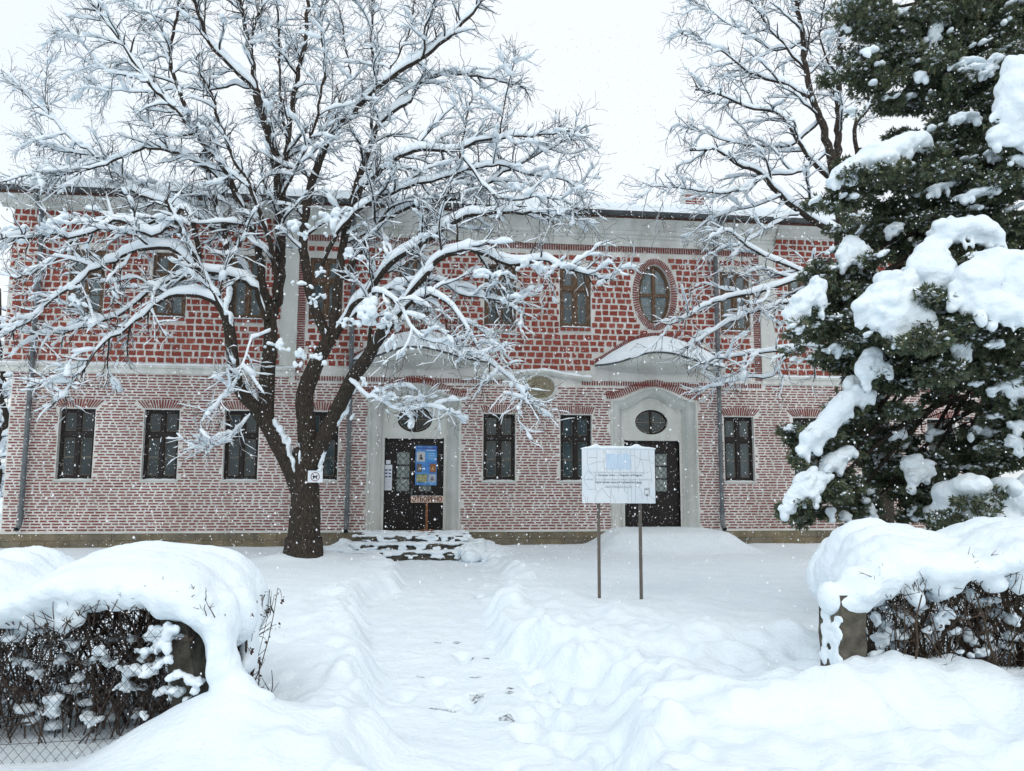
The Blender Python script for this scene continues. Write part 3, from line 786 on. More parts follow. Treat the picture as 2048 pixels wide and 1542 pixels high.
copy_part(ov, SCH, (OVU[0], 0, OVC[1]))

# --- portals with cove surround, tympanum and fanlight
def portal(cu):
    mb = MB(); cols = []
    for k, (sh, v) in enumerate([(0.0, 0.01), (0.0, -0.035), (0.10, -0.04), (0.16, 0.01), (0.23, 0.05), (0.36, 0.08), (0.52, 0.12), (0.66, 0.20), (0.80, 0.29), (0.86, 0.25), (1.0, 0.25)]):
        hw = PO_W + (DW / 2 - PO_W) * sh; dz = -sh * 0.27
        cols.append([(cu + 0 if False else u, v, z) for u, z in portal_curve(cu, hw, PO_ZS + dz, PO_ZT + dz * 1.0, ZB)])
    V = np.array(cols); mb.add(V.reshape(-1, 3), grid_faces(V.shape[0], V.shape[1]))
    s = mb.obj('portal', PLASTER, SCH, smooth=True)
    oz = zof(1308, 844.4, .25)
    mb = MB(); bound = [(u, z) for u, z in portal_curve(cu, DW / 2, PO_ZS - .27, PO_ZT - .27, DZ)]
    a, b = 0.425, 0.315
    ring_to_rect(mb, cu, oz, a, b, bound, 0.252, 72); ell_tube(mb, cu, oz, a, b, 0.252, 0.36)
    mb.add([(cu - DW / 2, .252, DZ), (cu + DW / 2, .252, DZ), (cu + DW / 2, .42, DZ), (cu - DW / 2, .42, DZ)], [(0, 1, 2, 3)])
    mb.obj('tympanum', PLASTER, s)
    f = oval_window(a, b, DARKWOOD, DGLASS, 0.31, 0.035, False); f.name = 'fanlight'; f.parent = SCH; f.location = (cu, 0, oz)
    # doors: two leaves
    for sx in (-1, 1):
        mb = MB(); x0, x1 = (cu - DW / 2, cu - .006) if sx < 0 else (cu + .006, cu + DW / 2)
        yf = 0.36; w0, w1 = ((x0 + .30, x1 - .11) if sx < 0 else (x0 + .11, x1 - .30)); z0, z1 = 1.43, 2.38
        box(mb, x0, w0, yf, yf + .06, ZB, DZ - .002); box(mb, w1, x1, yf, yf + .06, ZB, DZ - .002)
        box(mb, w0, w1, yf + .002, yf + .06, ZB, z0); box(mb, w0, w1, yf + .002, yf + .06, z1, DZ - .002)
        for zz in (z0 + (z1 - z0) / 3, z0 + (z1 - z0) * 2 / 3): box(mb, w0, w1, yf - .002, yf + .05, zz - .014, zz + .014)
        frame_bars(mb, w0 - .04, w1 + .04, z0 - .04, z1 + .04, yf - .015, yf, .038)
        for c, d in ((0.62, 1.0), (1.06, 1.34)): frame_bars(mb, x0 + .1, x1 - .1, c, d, yf - .018, yf, .03); box(mb, x0 + .17, x1 - .17, yf - .010, yf, c + .06, d - .06)
        box(mb, x0 + .08, x1 - .08, yf - .012, yf, 2.48, 2.64)
        dl = mb.obj('door', DARKWOOD, SCH)
        g = MB(); box(g, w0, w1, yf + .02, yf + .03, z0, z1); g.obj('glass', LATTG, dl)
        lt = MB()
        for k in range(6):          # wavy iron lattice
            zc = z0 + (z1 - z0) * (k + .5) / 6
            for q in (-1, 1):
                P = [(w0 + (w1 - w0) * (j / 12), yf + .012, zc + q * 0.075 * math.cos(math.pi * 2 * j / 12)) for j in range(13)]
                tubes(lt, P, [.005] * 13, 4)
        lt.obj('lattice', DMETAL, dl)
    hd = MB(); tubes(hd, [(cu - .05, .34, 1.40), (cu - .05, .31, 1.40), (cu - .14, .31, 1.40)], [.009] * 3, 6); box(hd, cu - .07, cu - .03, .352, .36, 1.28, 1.50)
    hd.obj('door_handle', METAL, SCH)
portal(D1); portal(D2)

# --- canopies
def canopy(cu):
    mb = MB(); rows = []
    for k in range(9):
        t = k / 8
        P = CFR * (1 - t) + CBT * t
        P = P.copy(); bul = math.sin(math.pi * t) * 0.35
        P[:, 1] = CFR[:, 1] * (math.cos(t * math.pi / 2)) ** 0.6 + CBT[:, 1] * (1 - math.cos(t * math.pi / 2) ** .6)
        P[:, 2] = CFR[:, 2] - 0.03 + (CBT[:, 2] - CFR[:, 2] + 0.03) * math.sin(t * math.pi / 2) ** 1.2 if False else (CFR[:, 2] - 0.02) * (1 - t) + CBT[:, 2] * t
        rows.append(P + [cu, 0, 0])
    rows = np.array(rows); mb.add(rows.reshape(-1, 3), grid_faces(9, 41))
    o = mb.obj('canopy', PLASTER, SCH, smooth=True)
    mb = MB()
    for C, r in ((CFR, .028), (CUP, .024)): tubes(mb, C + [cu, -.01, 0], [r] * 41, 6, True)
    A = CUP + [cu, -.012, .0]; B = CFR + [cu, 0, .0]
    mb.add(np.concatenate([A, B]), grid_faces(2, 41))
    mb.obj('flashing', DMETAL, o)
    rows = []; e = np.minimum(1, np.minimum(tt, 1 - tt) * 9) ** .6
    for k in range(10):
        t = k / 9; P = CUP * (1 - t) + CFR * t; th = 0.15 * np.sqrt(max(0, 1 - t ** 6)) * (0.25 + .75 * min(1, t * 3)) * e
        P = P.copy(); P[:, 2] += th * 0.9 + 0.012; P[:, 1] -= th * 0.35; P[:, 2] += 0.02 * fbm(P[:, 0] * 2, P[:, 1] * 2 + t, 2, 3) * e
        rows.append(P + [cu, -.03, 0])
    Pn = CFR.copy(); rows.append(Pn + [cu, -.045, .01])
    rows = np.array(rows); mb = MB(); mb.add(rows.reshape(-1, 3), grid_faces(11, 41)); mb.obj('canopy_snow', SNOW, o, smooth=True)
canopy(D1); canopy(D2)

# --- oval stone plaque between the doors
mb = MB(); n = 56; V = []
for i in range(n):
    an = 2 * math.pi * i / n; c, s = math.cos(an), math.sin(an)
    for k, y in ((1, 0.01), (1, -.05), (.9, -.06), (.84, -.03), (.84, -.005)): V.append((PLQ[0] + PLA[0] * k * c, y, PLQ[1] + PLA[1] * k * s))
mb.add(V, grid_faces(n, 5, wrap_u=True)); pq = mb.obj('plaque', PLASTER, SCH, smooth=False)
mb = MB(); V, T = sheet([(PLQ[0] + PLA[0] * .85 * math.cos(2 * math.pi * i / n), PLQ[1] + PLA[1] * .85 * math.sin(2 * math.pi * i / n)) for i in range(n)], -0.012); mb.add(V, None, T)
mb.obj('relief_stone', mat('relief_stone', (0.20, 0.18, 0.13), 0.9, col2=(0.36, 0.33, 0.25), nscale=22, bump=1.0, bscale=40), pq)
mb = MB()
for r_ in range(9):                 # worn raised characters in rows
    z = PLQ[1] + PLA[1] * (.66 - r_ * .165); hw = PLA[0] * .78 * math.sqrt(max(0, 1 - ((z - PLQ[1]) / (PLA[1] * .85)) ** 2)); u = PLQ[0] - hw
    while u < PLQ[0] + hw:
        wv = rng.uniform(.012, .03); box(mb, u, u + wv, -0.018, -0.011, z - .014, z + rng.uniform(0.004, .014)); u += wv + rng.uniform(.008, .02)
mb.obj('worn_lettering', mat('worn_letter', (0.22, 0.19, 0.12), 0.9), pq)

# --- bricks on chimney
mb = MB(); z = ZTOP + 0.4
while z < ZTOP + 2.0:
    u = lu - .3
    while u < lu + .28:
        L = rng.uniform(.14, .22); quadbrick(mb, [(u + .01, z), (min(u + L, lu + .3) - .01, z), (min(u + L, lu + .3) - .01, z + .05), (u + .01, z + .05)], 3.2 - .006, 3.21); u += L
    z += .085
mb.obj('thin_brickwork', THIN, CH)
snow_mass('chimney_snow', [((lu, 3.45, ZTOP + 2.2), (.38, .33, .14))], .03, CH)
# ------------------------------------------------------------------ entrance steps
def Wp(u, v, z): return np.array([u * ca - v * sa, D + u * sa + v * ca, z])
ST = empty('stone_steps', Wp(D1, 0, 0), YAW, 'stone steps half buried in trampled snow below the door with posters', 'steps')
for k, (v1, zt_, hw) in enumerate([(-1.45, 0.485, 1.22), (-1.77, 0.345, 1.26), (-2.09, 0.20, 1.30)]):
    mb = MB(); vb = 0.24 if k == 0 else [-1.45, -1.77][k - 1] - 0.001
    u = -hw
    box(mb, -hw, hw, v1, vb, -0.1, zt_ - .05); 
    while u < hw - .01:
        L = rng.uniform(.5, .9); L = L if hw - u - L > .3 else hw - u
        box(mb, u + .003, u + L - .003, v1 - .03, vb - .004, zt_ - .048, zt_); u += L
    mb.obj('step', STEP, ST)
for k, (v1, vb, zt_, hw) in enumerate([(-1.46, .2, 0.49, 1.25), (-1.78, -1.45, 0.35, 1.3), (-2.10, -1.77, 0.205, 1.35)]):
    E = []
    for i in range(90 if k else 130):
        t = rng.random(); u = rng.uniform(-hw, hw); v = v1 + rng.uniform(-.03, .0) + (vb - v1) * t ** (1.0)
        if k == 0 and v > -0.2 and abs(u) < .6: continue
        E.append(((u, v, zt_ - .003), (rng.uniform(.08, .2), rng.uniform(.05, .12), rng.uniform(.02, .04))))
    for i in range(26):
        u = rng.uniform(-hw, hw); s_ = rng.uniform(.04, .14)
        E.append(((u, v1 - .035, zt_ - rng.uniform(.02, .13)), (s_, rng.uniform(.02, .035), rng.uniform(.02, .05))))
    snow_mass('step_snow', E, .018, ST, disp=.01, dscale=12, smooth=2)
E = []
for i in range(90):
    v = rng.uniform(-2.6, -.2); k = rng.random(); E.append(((1.12 + k * .85, v, (.30 - .08 * abs(v + 1)) * (1 - k * .75) + rng.uniform(-.06, .06)), (rng.uniform(.12, .26), rng.uniform(.15, .3), rng.uniform(.08, .17))))
for i in range(30):
    E.append(((-1.38 + rng.uniform(-.25, .1), rng.uniform(-2.2, -.3), .12 + rng.uniform(-.1, .16)), (rng.uniform(.12, .25), rng.uniform(.12, .25), rng.uniform(.1, .18))))
tag(snow_mass('heaped_snow', E, .03, ST, disp=.05, dscale=6, smooth=3, disp2=.008), kind='stuff')

# ------------------------------------------------------------------ small things
def text_mesh(s, size, bold=0.0, align='CENTER', sx=1.0):
    cu = bpy.data.curves.new('t', 'FONT'); cu.body = s; cu.size = size; cu.align_x = align; cu.offset = bold; cu.resolution_u = 3
    o = bpy.data.objects.new('t', cu); COL.objects.link(o)
    dg = bpy.context.evaluated_depsgraph_get(); dg.update()
    me = bpy.data.meshes.new_from_object(o.evaluated_get(dg)); COL.objects.unlink(o); bpy.data.objects.remove(o)
    me.transform(Matrix.Rotation(R(90), 4, 'X')); me.transform(Matrix.Diagonal((sx, 1, 1, 1)))
    return me
def text(name, s, size, loc, m, parent, bold=0.0, width=None, sx=1.0):
    me = text_mesh(s, size, bold)
    if width:
        xs_ = [v.co.x for v in me.vertices]; k = width / (max(xs_) - min(xs_)); me.transform(Matrix.Diagonal((k, 1, 1, 1)))
    o = link(name, me, m, parent); o.location = loc; return o

# open sign on its wooden stand before the first door
pb = wl(853, 1054, -0.12)
OS = empty('open_sign', Wp(pb[0], -0.12, 0.50), YAW, 'small tan board lettered ОТВОРЕНО on orange wooden stand before the left door', 'sign')
mb = MB(); c0 = wl(822, 992, -0.12); c1 = wl(886.5, 1005, -0.12)
bx0, bx1, bz0, bz1 = c0[0] - pb[0], c1[0] - pb[0], c1[1] - .5, c0[1] - .5
box(mb, bx0, bx1, -.018, 0, bz0, bz1); mb.obj('board', TAN, OS)
text('lettering', 'ОТВОРЕНО', 0.165, ((bx0 + bx1) / 2, -.0195, bz0 + .022), mat('brown_ink', (0.05, 0.018, 0.012), 0.8), OS, bold=0.0045, width=(bx1 - bx0) * .92)
mb = MB(); box(mb, -.025, .025, 0.002, .04, 0.03, bz0 + .06); box(mb, -.17, .17, -.02, .06, 0.0, .035); box(mb, -.03, .03, -.12, .16, .002, .03)
mb.obj('post', OWOOD, OS)
mb = MB(); blobs(mb, [(bx0 + .05 + .08 * i + rng.uniform(-.02, .02), -.007, bz1 + .002) for i in range(9)], [np.array([.040, .010, .006])] * 9); mb.obj('snow', SNOWB, OS, smooth=True)

# poster on the door
p0 = wl(831.5, 891.5, .33); p1 = wl(873, 970.5, .33); pw, ph = p1[0] - p0[0], p0[1] - p1[1]
PO = empty('poster', Wp(p0[0], .33, p1[1]), YAW, 'tall blue exhibition poster with small pictures hanging on the left dark door', 'poster')
BLUE = mat('poster_blue', (0.03, 0.12, 0.42), 0.45, col2=(0.12, 0.34, 0.66), nscale=3.5)
mb = MB(); box(mb, 0, pw, -.004, 0, 0, ph); mb.obj('sheet', BLUE, PO)
k = 1
def panel(name, fx0, fx1, fz0, fz1, m, dy=-.006):
    mb = MB(); box(mb, fx0 * pw, fx1 * pw, dy, dy + .0015, fz0 * ph, fz1 * ph); return mb.obj(name, m, PO)
panel('picture_panel', .06, .44, .60, .85, flat('p1', (.42, .44, .46))); panel('picture_panel', .56, .94, .60, .85, flat('p2', (.05, .25, .55)))
panel('picture_panel', .06, .31, .33, .54, flat('p3', (.11, .10, .10))); panel('picture_panel', .37, .62, .33, .54, flat('p4', (.06, .20, .50))); panel('picture_panel', .68, .96, .33, .54, flat('p5', (.24, .11, .05)))
panel('picture_panel', .06, .56, .08, .28, mat('p6', (.10, .18, .06), .6, col2=(.45, .42, .25), nscale=18)); panel('picture_panel', .62, .96, .08, .28, flat('p7', (.32, .36, .42)))
panel('title_strip', .05, .95, .92, .955, flat('p8', (.06, .09, .30))); panel('text_strip', .5, .95, .875, .89, flat('p9', (.5, .6, .72)))
for i in range(4): panel('text_strip', .6, .9, .80 - i * .045, .812 - i * .045, flat('p10', (.42, .55, .70)), -.008)
def fig(cx, cz, s, c):      # portrait bust: head over shoulders
    mb = MB(); hp = [(cx * pw + s * .30 * math.cos(a), cz * ph + s * (.55 + .36 * math.sin(a))) for a in np.linspace(0, 2 * math.pi, 14)[:-1]]
    V, T = sheet(hp, -.0085); mb.add(V, None, T)
    sh = [(cx * pw + s * x, cz * ph + s * z) for x, z in ((-.6, -.6), (.6, -.6), (.55, -.1), (.2, .2), (-.2, .2), (-.55, -.1))]
    V, T = sheet(sh, -.008); mb.add(V, None, T); mb.obj('portrait_figure', c, PO)
DK = flat('portrait_dark', (.05, .05, .055)); fig(.25, .70, .085, DK); fig(.185, .42, .06, flat('pf2', (.30, .24, .2))); fig(.82, .42, .06, flat('pf3', (.45, .28, .14))); fig(.79, .16, .06, flat('pf4', (.12, .1, .16)))

# notices pinned at the left edge of the door
q0 = wl(768.8, 929.5, .33); q1 = wl(782.5, 980.5, .33)
PN = empty('notice', Wp(q0[0], .33, q1[1]), YAW, 'narrow white printed notice pinned to the left edge of the dark door', 'notice')
mb = MB(); nw, nh = q1[0] - q0[0], q0[1] - q1[1]; box(mb, 0.01, nw + .01, -.002, 0, 0, nh); mb.obj('sheet', PAPER, PN)
mb = MB()
for i in range(3):
    for j in (0, 1): box(mb, .02 + j * nw * .48, .02 + j * nw * .48 + nw * .34, -.0045, -.003, nh * (.76 - i * .13), nh * (.83 - i * .13))
mb.obj('pictures', flat('np', (.10, .13, .2)), PN)
mb = MB()
for i in range(9): box(mb, .02, nw - .005 - .02 * (i % 3), -.0045, -.003, nh * (.42 - i * .042), nh * (.428 - i * .042) + .002)
mb.obj('printed_lines', INK2, PN)
mb = MB(); r0 = wl(772, 921, .33); r1 = wl(781, 928, .33)
box(mb, r0[0] - q0[0], r1[0] - q0[0], -.003, 0, r1[1] - q1[1], r0[1] - q1[1] + .01)
mb.obj('small_card', PAPER, PN)

# information board on two posts
SZ = 10.15; s0 = at(1239, 1187, SZ); gz0 = gh(s0[0], SZ)
SB = empty('information_board', (s0[0], SZ, 0), 0.02, 'cracked white information board on two rusty posts in the snowy lawn', 'sign')
K = SZ / F * cp
cU = lambda X: (1130 + X / 8.565 - 1239) * SZ / F * 1.008
bz = lambda Y: at(1239, 860 + Y / 8.565, SZ)[2]
mb = MB(); bl, br, bb, bt = cU(322), cU(1556), bz(1255), bz(325)
box(mb, bl, br, -.012, .012, bb, bt); bd_ = mb.obj('board', BOARD, SB)
mb = MB(); box(mb, bl, br, .0125, .03, bt - .06, bt - .02); box(mb, bl, br, .0125, .03, bb + .02, bb + .06); mb.obj('back_rail', POST, SB)
for x in (1200.5, 1283):
    mb = MB(); u = (x - 1239) * SZ / F; a = 0.019
    box(mb, u - a, u + a, .031, .031 + 2 * a, -0.1, bt - .1); o = mb.obj('post', POST, SB)
    mc = MB(); E = [((u + rng.uniform(-.06, .06), .05 + rng.uniform(-.05, .05), gz0 + .0), (.09, .08, .04))]
CR = [[(415, 350), (412, 560), (430, 660), (470, 740), (540, 820), (560, 835)], [(430, 690), (380, 760), (355, 830), (370, 900), (410, 960), (430, 1020), (520, 1018), (545, 1005)],
      [(575, 350), (578, 540), (570, 700), (545, 840), (538, 960), (560, 1040), (580, 1065)], [(585, 545), (690, 552)], [(432, 595), (575, 548)], [(430, 475), (570, 475)],
      [(690, 340), (692, 560), (698, 700), (698, 900), (650, 1000), (590, 1075), (555, 1120), (540, 1200), (540, 1250)], [(655, 1000), (720, 1090), (790, 1165)], [(700, 350), (725, 400), (730, 480), (705, 530), (730, 560)],
      [(830, 600), (838, 760), (835, 940)], [(925, 360), (935, 470), (935, 560)], [(908, 450), (908, 640)], [(975, 350), (980, 420)], [(1065, 350), (1075, 420)],
      [(1140, 340), (1150, 560), (1155, 760), (1135, 850), (1150, 1000), (1155, 1240)], [(1220, 340), (1222, 1240)], [(1315, 350), (1310, 480), (1280, 600), (1235, 670)], [(1230, 465), (1300, 490), (1350, 560), (1365, 680), (1350, 800)],
      [(1310, 500), (1465, 518)], [(1450, 350), (1465, 500), (1480, 640), (1500, 800), (1495, 920)], [(1490, 570), (1530, 560), (1548, 535)], [(820, 1000), (815, 1090), (850, 1150), (885, 1240)], [(790, 1000), (800, 1100), (800, 1245)],
      [(1225, 960), (1290, 985), (1320, 1060), (1335, 1180)], [(1230, 970), (1290, 960), (1330, 900)], [(330, 830), (365, 830)], [(330, 1090), (370, 1170), (395, 1250)], [(1030, 690), (1030, 900), (1040, 1040)], [(975, 590), (975, 700), (930, 820), (930, 1060)],
      [(1455, 870), (1450, 1000), (1425, 1150), (1430, 1220)], [(700, 660), (730, 665), (750, 720)], [(1070, 672), (1145, 672)], [(1150, 440), (1220, 440)], [(410, 1130), (415, 1250)], [(1090, 1000), (1095, 1240)], [(1460, 1130), (1520, 1170), (1550, 1210)], [(1020, 1010), (1060, 1070), (1090, 1080)]]
mb = MB()
for c in CR:
    P = np.array([(cU(X), -0.0125, bz(Y)) for X, Y in c]); n = max(8, len(P) * 4)
    t = np.linspace(0, len(P) - 1, n); Q = np.stack([np.interp(t, range(len(P)), P[:, i]) for i in range(3)], 1)
    Q[:, 0] += 0.0015 * vn(t * 3, c[0][0]); tubes(mb, Q, [0.0016] * n, 4)
mb.obj('cracks', CRACK, SB)
mb = MB(); box(mb, cU(735), cU(1145), -.0135, -.0122, bz(680), bz(410)); fl = mb.obj('faded_flag', mat('flag_blue', (.42, .58, .76), .6, col2=(.58, .69, .79), nscale=7, stretch=(14, 1, 1)), SB)
mb = MB()
for i in range(26):
    x = rng.uniform(745, 1120); y = rng.uniform(430, 600); h = rng.uniform(20, 120); wv = rng.uniform(.001, .003)
    box(mb, cU(x), cU(x) + wv, -.0146, -.0138, bz(min(675, y + h)), bz(y))
tag(mb.obj('flaked_streaks', BOARD, fl), kind='stuff')
mb = MB()
for i in range(12):
    an = 2 * math.pi * i / 12; cx_, cz_ = cU(940) + .055 * math.cos(an), bz(545) + .055 * math.sin(an)
    st = [(cx_ + (.009 if j % 2 == 0 else .004) * math.sin(j * math.pi / 5), cz_ + (.009 if j % 2 == 0 else .004) * math.cos(j * math.pi / 5)) for j in range(10)]
    V, T = sheet(st, -.0142); mb.add(V, None, T)
mb.obj('faded_stars', mat('star', (.55, .64, .70), .7), fl)
def tl(s, Yb, X0, X1, size, m, bold):
    text('lettering', s, size, (cU((X0 + X1) / 2), -.0135, bz(Yb)), m, SB, bold=bold, width=cU(X1) - cU(X0))
tl('The „Sts. Sedmochislenitsi“ school was rebuilt with the support of', 742, 425, 1448, .036, INK2, .0)
tl('the', 790, 535, 580, .036, INK2, 0); tl('European Union', 790, 598, 880, .038, INK, .0006); tl('and', 790, 895, 950, .036, INK2, 0); tl('Republic of Bulgaria', 790, 968, 1330, .038, INK, .0006)
tl('Училище „Св. св. Седмочисленици“ е реконструирано с подкрепата на', 862, 370, 1500, .036, INK2, .0)
tl('Европейския съюз и Република България', 912, 548, 1325, .038, INK, .0006)
tl('BG 2003/004 Rehabilitation of Historical School Complex', 968, 712, 1160, .016, INK, .0); tl('BG 2003/004 Проект за възстановяване на училищен комплекс', 992, 703, 1170, .016, INK, .0)
mb = MB()      # emblem: shield outline with crown letters and small figure
for k_, r_ in ((1, .0014), (.86, .0008)):
    sh = [(1375, 1000), (1415, 992), (1458, 1000), (1462, 1080), (1450, 1115), (1415, 1135), (1380, 1115), (1370, 1080), (1375, 1000)]
    P = [(cU(1415 + (a - 1415) * k_), -.0138, bz(1063 + (b - 1063) * k_)) for a, b in sh]; tubes(mb, P, [r_] * len(P), 4)
for a in (1395, 1412, 1430): box(mb, cU(a - 6), cU(a + 6), -.0148, -.0136, bz(1026), bz(1014))
V, T = sheet([(cU(a), bz(b)) for a, b in ((1400, 1118), (1432, 1118), (1424, 1098), (1414, 1085), (1405, 1100))], -.0142); mb.add(V, None, T)
mb.obj('emblem', INK, SB)
E = []
for i in range(40):
    t = i / 39; X = 330 + t * 1215; top = 285 - 45 * math.exp(-((X - 560) / 55) ** 2) - 45 * math.exp(-((X - 1250) / 55) ** 2) + 25 * (abs(t - .5) * 2) ** 8 - 8 * math.exp(-((X - 900) / 300) ** 2)
    zt_ = bz(top); zb_ = bz(332); E.append(((cU(X), 0, (zt_ + zb_) / 2), (.035, .028, (zt_ - zb_) / 2 + .004)))
snow_mass('snow_cap', E, .010, SB, disp=.003, dscale=14, smooth=3)
# no-dogs notice on the linden trunk
TZ = 15.07
n0 = at(616, 942, TZ - .42); n1 = at(645, 965, TZ - .42)
ND = empty('no_dogs_sign', (n0[0], TZ - .42, n1[2]), 0.0, 'small white paper sign with crossed out dog on the big tree trunk', 'sign')
nw, nh = n1[0] - n0[0], n0[2] - n1[2]
mb = MB(); box(mb, 0, nw, -.003, 0, 0, nh); box(mb, 0, nw, -.01, 0.002, nh, nh + .008); mb.obj('sheet', PAPER, ND)
mb = MB(); an = np.linspace(0, 2 * math.pi, 33); rr = nh * .40; cxn, czn = nw / 2, nh * .50
V = []
for a in an[:-1]: V += [(cxn + rr * math.cos(a), -.005, czn + rr * math.sin(a)), (cxn + rr * .84 * math.cos(a), -.005, czn + rr * .84 * math.sin(a))]
mb.add(V, grid_faces(32, 2, wrap_u=True)); d = rr * .7; e = .006
mb.add([(cxn - d, -.0062, czn + d - e), (cxn - d + e, -.0062, czn + d), (cxn + d, -.0062, czn - d + e), (cxn + d - e, -.0062, czn - d)], [(0, 1, 2, 3)])
mb.obj('prohibition_ring', flat('ring_red', (.12, .03, .035)), ND)
mb = MB(); dg_ = [(-.62, .1), (-.45, .22), (.2, .18), (.35, .42), (.45, .30), (.62, .24), (.6, .12), (.38, .05), (.35, -.5), (.25, -.5), (.22, -.1), (-.3, -.1), (-.35, -.5), (-.47, -.5), (-.5, -.02)]
V, T = sheet([(cxn + rr * a, czn + rr * b) for a, b in dg_], -.0055); mb.add(V, None, T); mb.obj('dog_silhouette', flat('dog', (.015, .013, .013)), ND)
mb = MB(); blobs(mb, [(nw * .75, .0, nh + .015)], [np.array([.05, .03, .02])]); mb.obj('snow', SNOWB, ND, smooth=True)
# ------------------------------------------------------------------ trees
def catmull(P, n):
    P = np.asarray(P, float); Q = np.concatenate([[2 * P[0] - P[1]], P, [2 * P[-1] - P[-2]]]); m = len(P) - 1
    t = np.linspace(0, m - 1e-6, n); i = t.astype(int); f = (t - i)[:, None]
    a, b, c, d = Q[i], Q[i + 1], Q[i + 2], Q[i + 3]
    return 0.5 * (2 * b + (c - a) * f + (2 * a - 5 * b + 4 * c - d) * f ** 2 + (3 * b - a - 3 * c + d) * f ** 3)

